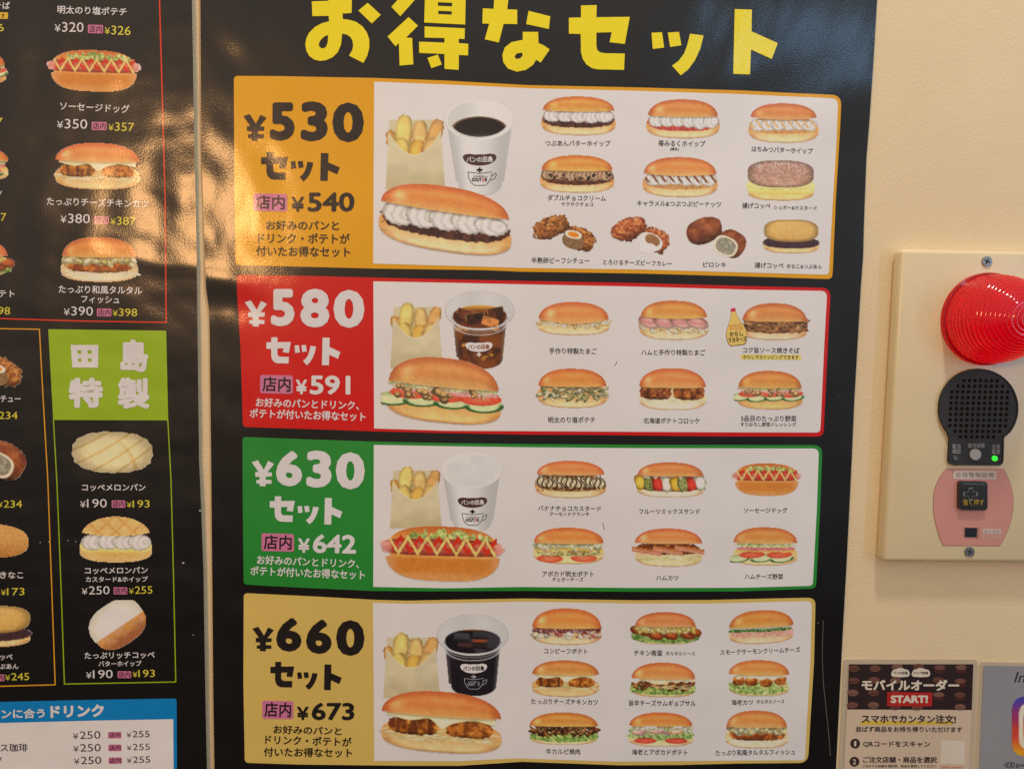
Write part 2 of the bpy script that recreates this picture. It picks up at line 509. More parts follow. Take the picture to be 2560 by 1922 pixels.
    def cream(s, n=5, cy=-.07, ry=.32, x0=-.86, x1=.86, c=CREAM, sh=CREAMSH, stripe=None, narrow=1.36):
        w = (x1 - x0) / n
        for k in range(n):
            cx = x0 + w * (k + .5); rx = w * .5 * narrow * 1.1
            d, u, v = s.el(cx, cy + .02 * s.r.randn(), rx, ry * (1 + .06 * s.r.randn()))
            th = np.arctan2(v, u); r = np.hypot(u, v)
            lower = ss(.1, -.5, v)
            d = d + ry * .13 * lower * (np.abs(((th * 7 / math.pi + .3 * k) % 1) - .5) * 2 - .5)
            r2 = np.hypot((u - .50) * .95, (v - .05) * .72)
            rid = .5 + .5 * np.sin(13.5 * r2 + .25 * th + 2.2 * (s.n(3, 3, 14) - .5) + k)
            col = s.mix(sh * .90, c, np.clip(.42 + .7 * rid, 0, 1))
            col = s.mix(col, sh * .80, .85 * ss(.70, 1.05, r))
            col = col * (1 - .16 * ss(.35, 1.0, v))[..., None]
            if stripe is not None:
                st = ss(.25, .7, np.sin(6.5 * (u * .9 + .55 * v) + k * 2.1)) * ss(-.75, -.3, v)
                col = s.mix(col, stripe, .9 * st)
            s.paint(s.m(d), col)
    def chunks(s, n, box, cols, size=.07, flat_=.6, var=.5, sq=2.0, dark=.55):
        x0, y0, x1, y1 = box
        for k in range(n):
            cx, cy = s.r.uniform(x0, x1), s.r.uniform(y0, y1)
            r = size * (1 + var * s.r.uniform(-1, 1)); c = C(*cols[s.r.randint(len(cols))]) * s.r.uniform(.88, 1.1)
            lim = 1 - .55 * max(0, abs(cx) - .72) / .28
            d, u, v = s.el(cx, cy * lim + (1 - lim) * (y0 + y1) / 2, r / s.asp * s.r.uniform(.9, 1.7), r * flat_ * s.r.uniform(.7, 1.3), sq, s.r.uniform(-60, 60))
            sh = np.clip(1 - dark * ss(.35, 1.0, np.hypot(u - .25, v - .3)), 0, 1.2)
            s.paint(s.m(d), np.clip(c * sh[..., None] + 14 * np.exp(-((u + .2) ** 2 + (v - .3) ** 2) * 6)[..., None], 0, 250))
    def strands(s, n, box, cols, w=.012, amp=.06):
        x0, y0, x1, y1 = box
        for k in range(n):
            cx, cy, L = s.r.uniform(x0, x1), s.r.uniform(y0, y1), s.r.uniform(.06, .2)
            a, ph, sl = s.r.uniform(-amp, amp), s.r.uniform(0, 6), s.r.uniform(-.5, .5)
            f = cy + a * np.sin((s.X - cx) / L * 2.2 + ph) + sl * (s.X - cx)
            d = np.maximum(np.abs(s.Y - f) - w, (np.abs(s.X - cx) - L) * s.asp)
            c = C(*cols[s.r.randint(len(cols))]) * s.r.uniform(.85, 1.08)
            s.paint(s.m(d) * .9, c)
    def leaf(s, cy=-.2, h=.16, x0=-1.0, x1=1.0, c=GREEN, c2=LGREEN, frill=.07, droop=.12):
        u = (2 * s.X - (x0 + x1)) / (x1 - x0)
        mid = cy - droop * (1 - u * u)
        fr_ = frill * (s.n(9, 1, 21) - .5) * 2 + frill * .6 * (s.n(24, 2, 22) - .5)
        d = np.maximum(np.abs(s.Y - mid + fr_ * .6) - h * (1 - .35 * u ** 4) + fr_, (np.abs(u) - 1 + .10 * s.n(1, 14, 23)) * s.asp)
        t = s.fbm(8, 25)
        col = s.mix(c, c2, ss(.3, .7, t)); vein = ss(.80, .97, s.n(20, 7, 27))
        col = col * (.72 + .5 * s.n(12, 16, 28))[..., None] + (vein * 30)[..., None]
        s.paint(s.m(d), np.clip(col, 0, 245))
    def slices(s, xs, cy, rx, ry, c, rim, rimw=.16, rot=0, inner=None):
        for k, cx in enumerate(xs):
            d, u, v = s.el(cx, cy + .02 * s.r.randn(), rx, ry, 2, rot)
            r = np.hypot(u, v)
            col = s.mix(c, rim, ss(1 - rimw * 1.6, 1 - rimw * .6, r) * ss(.35, -.1, v))
            if inner is not None: col = s.mix(col, inner, ss(.62, .3, r) * .7)
            col = col * (.93 + .14 * s.n(14, 14, 31))[..., None] * (1 - .25 * ss(.2, .9, v))[..., None]
            s.paint(s.m(d), np.clip(col, 0, 245))
    def patty(s, x0, x1, cy, h, c=C(150,78,30), c2=C(92,44,18), hi=C(206,132,58), f=7, arc=.03, streak=None):
        cx, rx = (x0 + x1) / 2, (x1 - x0) / 2
        d, u, v = s.el(cx, cy, rx, h, 3.2)
        d = d + .05 * (s.n(13, 11, 33) - .5) + arc * u * u
        t = s.fbm(f, 35)
        col = s.mix(c2, c, ss(.25, .6, t)); col = s.mix(col, hi, .9 * ss(.58, .8, t + .06 * v))
        if streak is not None:
            col = s.mix(col, streak, .8 * ss(.35, .8, np.sin(11 * u + 3 * s.n(4, 2, 37)) ) )
        col = col * (1 - .4 * ss(.45, 1.0, np.abs(v)))[..., None] + (ss(.84, 1, s.n(30, 30, 39)) * 50)[..., None]
        s.paint(s.m(d), np.clip(col, 0, 250))
    def sauce(s, cy, h, c, sh, drip=.08, x0=-.9, x1=.9, f=3.2):
        u = (2 * s.X - (x0 + x1)) / (x1 - x0)
        low = cy - h - drip * (s.n(f, 0.01, 43) - .4) * 2 + .06 * u ** 4
        d = np.maximum(np.maximum(low - s.Y, s.Y - cy - h), (np.abs(u) - 1) * s.asp)
        t = s.n(6, 7, 45)
        s.paint(s.m(d), s.mix(c, sh, ss(.45, .95, t) * .8 + .35 * ss(.06, 0, s.Y - low)))
    def band(s, cy, h, c, c2, x0=-.93, x1=.93, sag=.05, f=8, rough=.03):
        u = (2 * s.X - (x0 + x1)) / (x1 - x0)
        mid = cy - sag * (1 - u * u)
        d = np.maximum(np.abs(s.Y - mid) - h + rough * (s.n(12, 8, 47) - .5) * 2, (np.abs(u) - 1) * s.asp)
        s.paint(s.m(d), s.mix(c, c2, ss(.3, .75, s.fbm(f, 49))))
    def zig(s, cy, amp, n, c, w, x0, x1, ph=0.0, tilt=0.0):
        u = (s.X - x0) / (x1 - x0) * n + ph
        tri_ = np.abs((u % 1) - .5) * 4 - 1
        f = cy + amp * tri_ + tilt * s.X
        slope = 4 * amp * n / (x1 - x0) / s.asp
        d = np.abs(s.Y - f) / math.sqrt(1 + slope * slope) - w * (1 + .5 * (s.n(18, 18, 51) - .5))
        d = np.maximum(d, np.maximum(x0 - s.X, s.X - x1) * s.asp)
        s.paint(s.m(d), np.asarray(c) * (.9 + .2 * s.n(20, 20, 52))[..., None])
    def piece(s, layer=3):
        """mesh of the painted pixels"""
        ny, nx = s.a.shape
        keep = s.a > .42
        cell = keep[:-1, :-1].astype(int) + keep[1:, :-1] + keep[:-1, 1:] + keep[1:, 1:] >= 3
        idx = np.arange(ny * nx).reshape(ny, nx)
        jj, ii = np.nonzero(cell)
        f = np.stack([idx[jj, ii], idx[jj + 1, ii], idx[jj + 1, ii + 1], idx[jj, ii + 1]], 1)
        used = np.unique(f); remap = np.zeros(ny * nx, int); remap[used] = np.arange(len(used))
        if not getattr(s, 'smooth', False): s.col = s.col * (1 + .07 * (s.n(34, 34, 301) - .5) + .06 * (s.n(11, 11, 302) - .5))[..., None]
        col = np.clip(s.col.reshape(-1, 3)[used], 0, 255)
        return (s.px.reshape(-1, 2)[used], remap[f].tolist(), layer, M_PHOTO, ink(col))

def std(p, y0=.2, **k):       # ordinary split bun: bottom first, fillings by the caller, lid last
    p.bottom(**k)

def f_anko(p):
    p.bottom(cy=-.38, ry=.62); p.spread_((86,46,34), cy=-.14, ry=.46, c2=C(52,26,20)); p.cream(5, -.02, .34); p.lid(.26, .965, .05)
def f_ichigo(p):
    p.bottom(); p.spread_((196,74,58), cy=-.16, ry=.46, c2=C(160,50,42)); p.cream(6, -.10, .36, -.86, .9); p.lid(.14, .955, .05)
def f_honey(p):
    p.bottom(); p.spread_((206,146,82), cy=-.12, ry=.42, c2=C(190,126,66), rough=.02); p.cream(6, -.10, .30, -.88, .9, stripe=C(212,160,100)); p.lid(.24, .95, .08, bulge=.04)
def f_choco(p):
    p.bottom(); p.spread_((104,56,32), cy=-.13, ry=.45, c2=C(66,34,20)); p.cream(6, -.04, .30, -.9, .9, C(196,158,124), C(120,82,58))
    p.chunks(26, (-.9, -.3, .9, .2), [(44,26,20)], .06, .8, .4); p.lid(.2, .96, .06)
def f_caramel(p):
    p.bottom(); p.spread_((196,140,84), cy=-.16, ry=.44, c2=C(170,112,60)); p.cream(6, -.10, .32, -.86, .9, stripe=C(120,66,32)); p.lid(.16, .97, .10)
def sugar_top(p, y0, c, c2, speck, amt):
    d, u, v = p.el(0, (1 + y0) / 2, .97, (1 - y0) / 2 + .02, 2.7)
    col = p.mix(c2, c, ss(-1, .2, v)); t = p.n(40, 40, 61)
    col = p.mix(col, speck, amt * ss(.45, .8, t) * (.5 + .5 * ss(-.4, .8, v)) + .25 * ss(.5, .7, p.fbm(9, 63)))
    col = col * (1 - .28 * ss(-.2, 0, d))[..., None]
    p.paint(p.m(d), col)
def f_sugar(p):
    p.bottom(-.5, .5, .97, C(232,200,130), C(226,190,110)); d, u, v = p.el(0, -.28, 1.0, .42, 2.6)
    p.paint(p.m(d), p.mix(C(236,216,130), C(214,186,98), ss(-.3, -.9, v))); p.band(-.33, .02, C(196,164,86), C(206,176,96), -.9, .9, .12)
    sugar_top(p, -.33, C(170,116,92), C(182,130,100), C(222,200,188), .8)
def f_kinako(p):
    p.bottom(-.55, .45, .98, C(230,196,142), C(220,176,110)); d, u, v = p.el(0, -.36, .99, .34, 2.6); p.paint(p.m(d + .03 * (p.n(12, 12, 4) - .5)), p.mix(C(76,46,52), C(54,32,36), p.fbm(8, 6)))
    sugar_top(p, -.3, C(212,164,88), C(196,146,74), C(228,186,116), .6)
def f_egg(p):
    p.bottom(-.40, .6, .98, C(232,208,164), C(222,182,124)); p.chunks(150, (-.98, -.55, .98, .08), [(238,212,158),(244,232,206),(230,188,120)], .085, .7, .4, 2, .3); p.lid(-.02, .95, .30, 2.4, .5)
def f_hamegg(p):
    p.bottom(c=C(234,212,170)); p.chunks(110, (-.95, -.62, .95, -.2), [(238,216,172),(244,232,208),(228,190,128)], .085, .7, .4, 2, .3)
    for cx in (-.7, -.28, .2, .66):
        d, u, v = p.el(cx, -.1, .34, .30, 2.2, -14); r = np.hypot(u + .2, v - .5)
        p.paint(p.m(d), p.mix(C(202,132,122), C(226,174,162), .5 + .5 * np.sin(5 * r + 2 * p.n(3, 3, 5))) * (1 - .3 * ss(.5, 1, np.hypot(u, v)))[..., None])
    p.lid(.16, .96, .10)
def f_soba(p):
    p.bottom(-.42, .55, .97, C(228,204,168), C(214,150,92)); p.band(-.12, .36, C(120,72,40), C(80,46,28), -.93, .98, .1)
    p.chunks(90, (-.9, -.5, .95, .2), [(150,92,52),(188,128,76),(104,62,38),(206,160,104)], .14, .4, .5, 2, .5); p.strands(40, (-.9, -.5, .9, .2), [(196,138,80),(150,92,50)], .018, .1); p.lid(.06, .96, .06, cx=0)
def f_chips(p):
    p.bottom(c=C(234,208,156)); p.chunks(110, (-.96, -.55, .96, .12), [(206,190,136),(180,162,104),(226,212,172),(150,142,88)], .12, .5, .5, 2.4, .45)
    p.chunks(20, (-.8, -.5, .8, .1), [(82,96,40)], .05, .6); p.lid(.10, .97, .04)
def f_croq(p):
    p.bottom(-.45, .55, .97, C(236,222,190), C(226,196,146)); p.strands(80, (-.85, -.65, .9, -.3), [(240,230,196),(206,190,140)], .014, .06)
    p.patty(-.98, -.0, -.14, .36, C(142,72,30), C(84,38,18)); p.patty(-.02, .96, -.14, .36, C(160,84,34), C(92,44,20)); p.lid(.08, .97, .03)
def f_veg(p):
    p.bottom(-.45, .55, .97, C(234,190,120), C(214,150,80)); p.slices((-.86, -.36, .16, .68), -.36, .34, .22, C(206,210,150), DGREEN, .22, 6)
    p.slices((-.55, .05, .62), -.17, .36, .20, C(216,84,56), C(200,60,40), .14, 4, C(226,120,86)); p.band(.02, .10, C(222,160,150), C(200,130,126), -.86, .9, .06)
    p.leaf(.12, .10, -.98, .98, LGREEN, C(212,214,160), .06, .05); p.strands(36, (-.85, -.05, .85, .14), [(224,214,176),(206,200,150),(190,140,130)], .016, .07)
    p.chunks(26, (-.8, -.3, .8, .02), [(214,166,104),(200,150,90)], .08, 1.0, .4); p.lid(.14, .93, .05)
def f_banana(p):
    p.bottom(c=C(232,208,166)); p.spread_((120,70,36), cy=-.20, ry=.42, c2=C(80,44,24)); p.cream(7, -.14, .30, -.92, .92, C(224,206,166), C(176,150,112))
    for k in range(17):
        x = -.9 + k * .112; f = x + .05 * np.sin(p.Y * 9 + k)
        d = np.maximum(np.abs(p.X - f + .12 * p.Y) * p.asp - .042, np.maximum(p.Y - .34, -.5 - p.Y)); p.paint(p.m(d), C(52,30,22))
    p.chunks(40, (-.75, .0, .75, .32), [(206,150,92),(60,34,24),(176,116,64)], .06, .7); p.chunks(26, (-.9, -.6, .9, -.42), [(206,156,92),(226,184,120)], .05, .8); p.lid(.26, .95, .04)
def f_fruit(p):
    p.bottom(-.5, .48, .97, C(236,222,192), C(224,196,150)); p.spread_((122,44,50), cy=-.24, ry=.40, c2=C(90,30,40), rough=.02); p.cream(8, .02, .26, -.85, .85, C(232,220,196), C(206,190,164))
    cs = [C(226,178,64), C(132,136,66), C(208,54,40), C(232,220,188), C(220,168,52), C(150,150,84), C(206,54,40), C(232,222,196)]
    xs = [-.86, -.60, -.34, -.10, .16, .38, .62, .86]
    for c, x in zip(cs, xs):
        d, u, v = p.el(x, -.24 + (.1 if abs(x) > .8 else 0), .158, .40 if c[1] < 100 or abs(x) > .7 else .42, 2.8, 12); d = d + .16 * (p.n(5, 5, 7) - .5)
        t = np.hypot(u, v); p.paint(p.m(d), c * (1 - .35 * ss(.6, 1, t))[..., None] + (18 * ss(.5, 0, t))[..., None])
        if c[1] in (136, 150): p.chunks(9, (x - .06, -.45, x + .06, -.05), [(40,40,24)], .025, .8)
    p.lid(.24, .945, .04)
def f_dog(p):
    d, u, v = p.el(0, .2, .88, .80, 2.5); p.paint(p.m(d), p.mix(C(214,138,62), C(188,100,46), ss(.3, 1, v)))
    p.leaf(.56, .12, -.62, .8, C(134,148,70), C(196,196,126), .09, -.10)
    d, u, v = p.el(0, .22, .995, .30, 4.0); r = np.abs(v)
    col = p.mix(C(180,84,64), C(130,50,36), ss(.3, 1, r)); col = p.mix(col, C(206,128,112), ss(.80, .9, np.abs(u)))
    col = col * (.86 + .28 * p.n(14, 14, 71))[..., None] + (16 * np.exp(-((v - .3) / .3) ** 2))[..., None]
    p.paint(p.m(d + .05 * (p.n(9, 9, 72) - .5) * (np.abs(p.X) > .8) * .35), col)
    p.zig(.30, .24, 5.5, C(196,44,24), .06, -.82, .88, .55); p.zig(.27, .29, 5.5, C(214,184,104), .045, -.86, .86, .05)
    u = np.clip(p.X / .93, -1, 1); lo = -.02 - .98 * (1 - np.abs(u) ** 3.2) ** .45
    d = np.maximum(np.maximum(p.Y + .10 - .03 * u, lo - p.Y), (np.abs(p.X) - .93) * p.asp); v = (p.Y + 1) / .95
    col = p.mix(C(206,140,76), C(198,118,44), ss(.1, .5, v)); col = p.mix(col, C(222,158,88), ss(.8, 1, v)); col = p.mix(col, C(206,140,86), ss(.7, 1, np.abs(u)))
    p.paint(p.m(d), col * (.97 + .06 * p.n(16, 20, 74))[..., None])
def f_avocado(p):
    p.bottom(-.38, .6, .985, C(228,206,148), C(222,190,130)); p.slices((-.52, .42), -.66, .36, .22, C(214,92,60), C(196,62,40), .14, 0, C(226,130,96))
    p.leaf(-.34, .14, -.9, .9, C(126,132,62), C(200,192,126), .08, .05); p.strands(26, (-.85, -.5, .85, -.2), [(206,196,140),(190,120,90)], .02, .06)
    p.band(-.20, .045, C(232,182,78), C(220,160,60), -.96, .94, -.02); p.chunks(80, (-.95, -.12, .95, .16), [(226,216,172),(200,200,130),(236,226,190)], .13, .7, .4, 2, .3); p.lid(.16, .98, .04)
def f_hamkatsu(p):
    p.bottom(-.45, .55, .95, C(232,210,160), C(222,190,136)); p.strands(80, (-.85, -.72, .85, -.38), [(236,226,186),(206,192,130),(190,176,110)], .016, .07); p.patty(-1.0, .98, -.06, .3, C(134,62,28), C(84,36,18))
    for x, y in ((-.62, -.24), (-.02, -.2), (.6, -.14)):
        d = np.maximum(np.abs(p.Y - y + .28 * (p.X - x)) - .1, (np.abs(p.X - x) - .42) * p.asp); p.paint(p.m(d), p.mix(C(206,140,112), C(190,116,88), p.n(12, 12, 81)))
        d = np.maximum(np.abs(p.Y - y - .13 + .28 * (p.X - x)) - .05, (np.abs(p.X - x) - .42) * p.asp); p.paint(p.m(d), C(176,98,40) * (.8 + .4 * p.n(20, 20, 82))[..., None])
    p.lid(.22, .96, .04)
def f_hamveg(p):
    p.bottom(-.45, .53, .97, C(232,206,152), C(224,184,122)); p.slices((-.8, -.1, .5), -.62, .36, .2, C(206,210,156), DGREEN, .22, 8); p.slices((-.4, .42), -.42, .38, .18, C(214,84,56), C(196,58,40), .14, 3, C(222,112,82))
    p.band(-.24, .05, C(234,184,84), C(222,164,64), -.92, .95, -.02); p.band(-.10, .09, C(214,140,130), C(190,104,100), -.86, .9, .03, 10); p.leaf(.1, .10, -.9, .96, LGREEN, C(206,208,150), .08, .04); p.lid(.18, .97, .04)
def f_corned(p):
    p.bottom(-.42, .58, .985, C(232,208,166), C(214,160,104)); p.chunks(60, (-.95, -.62, .95, -.28), [(232,220,196),(220,206,176),(206,110,90)], .12, .6, .4, 2, .3); p.chunks(220, (-.97, -.34, .97, .0), [(206,120,112),(176,84,80),(226,164,156),(150,66,66)], .07, .7, .5); p.lid(-.06, .99, .06, 2.5, .5)
def f_nanban(p):
    p.bottom(-.5, .48, .85, C(228,204,156), C(216,176,120)); p.leaf(-.42, .30, -1.0, 1.0, C(84,116,50), C(150,168,90), .12, .16)
    for x, y in ((-.62, -.18), (-.28, -.42), (.14, -.40), (.62, -.36), (-.78, -.1), (.8, -.2)):
        d, u, v = p.el(x, y, .22, .26, 2.4, -12); p.paint(p.m(d), p.mix(C(176,84,38), C(110,46,22), ss(.3, 1, np.hypot(u - .1, v - .2))) + (34 * np.exp(-((u + .3) ** 2 + (v - .4) ** 2) * 7))[..., None])
    p.chunks(110, (-.82, -.22, .8, .14), [(232,204,116),(240,222,150),(216,184,92)], .11, .8, .4, 2, .3); p.lid(.12, .86, .04)
def f_salmon(p):
    p.bottom(-.42, .56, .97, C(230,200,160), C(220,172,120)); p.band(-.34, .20, C(222,168,146), C(200,138,118), -.9, .96, .03, 9, .06); p.leaf(-.1, .15, -1.0, .94, C(60,96,50), C(120,150,84), .10, .02); p.band(.02, .07, C(238,228,206), C(226,212,188), -.93, .96, .04); p.lid(.04, .97, .05)
def f_katsu(p):
    p.bottom(-.45, .55, .99, C(230,196,140), C(214,152,88)); p.strands(110, (-.92, -.62, .94, -.25), [(234,222,186),(206,192,140),(190,170,110)], .015, .08)
    p.patty(-.92, .0, -.18, .29, C(176,100,34), C(104,50,20), C(214,150,60), 6, .05, C(88,40,18)); p.patty(.02, .90, -.18, .29, C(186,104,38), C(120,58,22), C(220,150,64), 7, .05)
    u = p.X; low = .05 - .26 * np.exp(-((u - .0) / .13) ** 2) - .05 * np.sin(u * 9); d = np.maximum(np.maximum(low - p.Y, p.Y - .24), (np.abs(u) - .9) * p.asp)
    p.paint(p.m(d), p.mix(C(236,224,176), C(206,190,128), ss(.05, 0, p.Y - low))); p.lid(.22, .985, .05)
def f_samgyeop(p):
    p.bottom(-.5, .48, .92, C(226,196,142), C(206,160,100)); p.leaf(-.46, .26, -1.0, .98, C(96,128,54), C(170,182,98), .12, .12); p.chunks(60, (-.85, -.55, .9, -.05), [(176,100,48),(134,66,30),(206,138,70),(110,52,26)], .17, .4, .4, 2.2, .5)
    p.strands(14, (-.3, -.5, .7, -.3), [(222,200,140)], .018, .06); p.sauce(-.0, .13, C(236,220,176), C(206,184,132), .13, -.7, .9); p.lid(.08, .93, .04)
def f_ebi(p):
    p.bottom(-.5, .48, .93, C(230,206,158), C(216,176,120)); p.leaf(-.44, .26, -1.0, .96, C(128,152,74), C(190,200,124), .12, .18)
    for x, y in ((-.64, -.14), (-.24, -.16), (.22, -.20), (.66, -.08)): p.patty(x - .21, x + .21, y, .26, C(180,96,36), C(110,52,22), C(224,158,70), 5)
    p.sauce(.08, .10, C(238,226,190), C(214,194,146), .10, -.7, .85); p.lid(.2, .95, .04)
def f_karubi(p):
    p.bottom(-.5, .48, .94, C(228,208,160), C(216,184,126)); p.leaf(-.40, .26, -1.0, 1.0, C(104,140,60), C(176,190,106), .11, .14); p.chunks(90, (-.88, -.38, .92, .12), [(140,72,34),(104,48,24),(176,104,52),(82,38,20)], .17, .4, .5, 2.2, .55); p.chunks(50, (-.8, -.2, .8, .1), [(222,180,110)], .03, .7); p.lid(.16, .95, .03)
def f_shrimp(p):
    p.bottom(-.5, .48, .94, C(230,206,160), C(216,184,130)); p.leaf(-.26, .22, -1.0, 1.0, C(112,140,72), C(180,192,124), .12, .14); p.slices((-.44, .44), -.62, .32, .17, C(210,78,56), C(190,52,38), .2, 0, C(214,96,70))
    p.chunks(60, (-.85, -.15, .85, .14), [(216,214,172),(186,192,132),(232,226,196)], .13, .7, .4, 2, .3); p.slices((-.62, -.1, .44), -.14, .2, .14, C(236,196,166), C(206,120,80), .3, 6); p.strands(12, (-.8, -.3, .3, -.1), [(170,110,130)], .02, .05); p.lid(.2, .91, .03)
def f_fish(p):
    p.bottom(-.42, .56, .99, C(232,212,176), C(222,184,132)); p.strands(90, (-.9, -.72, .94, -.4), [(238,230,204),(214,200,160)], .014, .07); p.patty(-.93, .95, -.26, .30, C(184,94,34), C(116,54,22), C(222,146,58), 6, .04, C(130,58,24)); p.chunks(90, (-.88, -.14, .88, .14), [(232,210,146),(240,224,172),(206,180,108)], .12, .9, .4, 2, .35); p.lid(.14, .955, .04)
def pair(p, c, c2, hi, inner):
    def blob(cx, cy, rx, ry, rot, k):
        d, u, v = p.el(cx, cy, rx, ry, 2.3, rot); d = d + ((.10 * (p.n(16, 16, 90 + k) - .5) + .16 * (p.n(5, 5, 190 + k) - .5)) if inner != 'pirosiki' else .05 * (p.n(3, 3, 190 + k) - .5))
        t = p.fbm(9 if inner != 'pirosiki' else 4, 92 + k); col = p.mix(c2, c, ss(.25, .6, t)); col = p.mix(col, hi, .8 * ss(.58, .8, t + .12 * v))
        p.paint(p.m(d), col * (1 - .42 * ss(.2, -1, v) * .9 - .15 * ss(.7, 1, np.hypot(u, v)))[..., None])
    blob(-.36, .28, .60, .60, 22, 0); blob(.52, -.30, .48, .64, -28, 5)
    if inner == 'stew':
        d, u, v = p.el(.30, -.45, .34, .46, 2.2, -22); p.paint(p.m(d), p.mix(C(96,62,38), C(160,124,80), p.fbm(12, 95))); d, u, v = p.el(.32, -.10, .26, .22, 2.2, -12); p.paint(p.m(d), p.mix(C(236,226,206), C(226,124,30), ss(.85, .55, np.hypot(u, v))))
        p.chunks(30, (-.6, .3, .1, .75), [(70,80,30),(96,96,40)], .03, .8)
    if inner == 'curry':
        d, u, v = p.el(.34, -.36, .42, .44, 2.2, -22); p.paint(p.m(d), C(232,222,206) * (.9 + .12 * p.n(12, 12, 96))[..., None]); d, u, v = p.el(.42, -.28, .26, .27, 2.2, -30); p.paint(p.m(d), p.mix(C(120,74,44), C(176,130,84), p.fbm(14, 97))); d, u, v = p.el(.26, -.70, .28, .26, 2.2, 0); p.paint(p.m(d), C(240,236,226))
    if inner == 'pirosiki':
        d, u, v = p.el(.33, -.42, .40, .44, 2.6, -24); p.paint(p.m(d), C(222,200,172)); d, u, v = p.el(.34, -.42, .33, .36, 2.4, -24); p.paint(p.m(d), p.mix(C(96,88,72), C(190,180,156), p.fbm(16, 98)))
def f_stew(p): pair(p, C(178,106,48), C(116,58,26), C(210,150,82), 'stew')
def f_curry(p): pair(p, C(190,100,52), C(140,62,34), C(222,158,106), 'curry')
def f_pirosiki(p): pair(p, C(152,80,42), C(124,60,34), C(176,104,62), 'pirosiki')
def f_melon(p):
    d, u, v = p.el(0, 0, .985, .97, 2.4); d = d + .014 * np.sin(np.arctan2(v, u) * 17)
    t = p.X * .95 * p.asp * .5 - p.Y * .75; g1 = np.exp(-((((t + .15 * p.X ** 2) * 1.9) % 1 - .5) / .075) ** 2)
    t2 = p.X * p.asp * .5 + p.Y * .35 + .2 * p.Y ** 2; g2 = np.exp(-(((t2 * 1.05 + .1) % 1 - .5) / .05) ** 2) * ss(-.2, .5, p.X)
    col = p.mix(C(236,212,160), C(206,166,96), np.clip(g1 + .8 * g2, 0, 1) * .85); col = col * (1 - .22 * ss(.55, 1, np.hypot(u, v)) + .08 * (p.n(26, 26, 5) - .5))[..., None]
    p.paint(p.m(d), col * .96)
def f_melonwhip(p):
    d, u, v = p.el(0, -.46, .99, .54, 2.6); p.paint(p.m(d), p.mix(C(206,160,92), C(222,186,124), p.fbm(6, 5))); d, u, v = p.el(0, -.28, .98, .40, 2.5); p.paint(p.m(d), p.mix(C(232,204,120), C(206,166,84), ss(-.4, -1, v))); p.cream(4, -.12, .33, -.84, .86)
    y0 = .22; u = np.clip(p.X / .94, -1, 1); yt = y0 + (1 - y0) * (1 - np.abs(u) ** 2.1) ** .6; yb = y0 + .06 - .14 * (1 - u * u); dd = np.maximum(np.maximum(p.Y - yt, yb - p.Y), (np.abs(p.X) - .94) * p.asp)
    g = np.exp(-((((p.X * 1.3 - p.Y * .9) * 1.6) % 1 - .5) / .1) ** 2) + np.exp(-((((p.X * 1.3 + p.Y * .9) * 1.6) % 1 - .5) / .1) ** 2)
    p.paint(p.m(dd), p.mix(C(226,178,108), C(196,140,72), np.clip(g, 0, 1) * .7) * (.94 + .12 * p.n(14, 14, 7))[..., None])
def f_rich(p):
    d, u, v = p.el(.02, -.02, .98, .86, 2.6, 34); p.paint(p.m(d), p.mix(C(206,140,66), C(156,92,52), ss(-.2, -.75, v + .2 * (p.n(5, 5, 3) - .5))))
    p.paint(p.m(d) * .5 * ss(.2, .8, p.n(9, 9, 4)) * ss(-.9, -.3, v), C(190,150,130), False)
    d2, u, v = p.el(-.06, .07, 1.0, .90, 2.5, 34)
    p.paint(p.m(np.maximum(d2, -.20 - v * .9)), p.mix(C(226,217,202), C(206,192,176), ss(.55, 1, np.hypot(u, v))))
def f_plain(p):
    d, u, v = p.el(0, 0, .98, .96, 2.4); p.paint(p.m(d), p.mix(C(206,150,82), C(176,114,56), ss(.2, -1, v)) * (.9 + .2 * p.n(20, 20, 3))[..., None])

def f_fries(p, k=1.0):
    s = p; s.smooth = True
    bag = lambda pts, c, m=None: None
    bx = .86 + .06 * (-s.Y)
    # back of the paper bag
    d = np.maximum(np.maximum(s.Y - .80, -1 - s.Y), (np.abs(s.X + .02 - .05 * (1 - s.Y) * .3) - bx - .03 * (1 - s.Y)) * s.asp)
    s.paint(s.m(d), C(198,180,144))
    for x, y, rx, ry, r, c in ((-.76,.30,.20,.26,14,C(206,146,72)), (-.36,.52,.29,.46,-7,C(230,198,112)), (.18,.38,.27,.44,6,C(226,182,112)), (.66,.46,.25,.40,-20,C(216,160,92)),
                               (-.42,.06,.26,.32,14,C(228,190,104)), (.10,-.02,.30,.34,-4,C(226,172,76)), (.56,.08,.30,.28,-34,C(224,180,112))):
        d, u, v = s.el(x, y, rx * .95, ry, 3.0, r); d = d + .04 * (s.n(22, 22, 3) - .5) + .10 * rx * v
        col = c * (1 - .20 * ss(.55, 1, np.hypot(u, v)) + .14 * (s.n(7, 7, 6) - .5) - .12 * ss(.1, .9, u))[..., None]
        s.paint(s.m(d), s.mix(col, C(176,110,52), .6 * ss(.86, 1.0, np.hypot(u, v)) * (s.n(6, 6, 9) > .55)))
    yc = -.10 + .62 * (np.abs(s.X + .02) / .86) ** 2.0
    d = np.maximum(np.maximum(s.Y - np.minimum(yc, .62), -1 - s.Y), (np.abs(s.X + .02 - .05 * (1 - s.Y) * .3) - bx - .03 * (1 - s.Y)) * s.asp)
    col = s.mix(C(202,184,148), C(188,168,128), ss(-.2, -1, s.Y)) * (.96 + .08 * s.n(4, 5, 8))[..., None]
    col = s.mix(col, C(222,210,172), .8 * ss(.05, 0, yc - s.Y))
    s.paint(s.m(d), col)

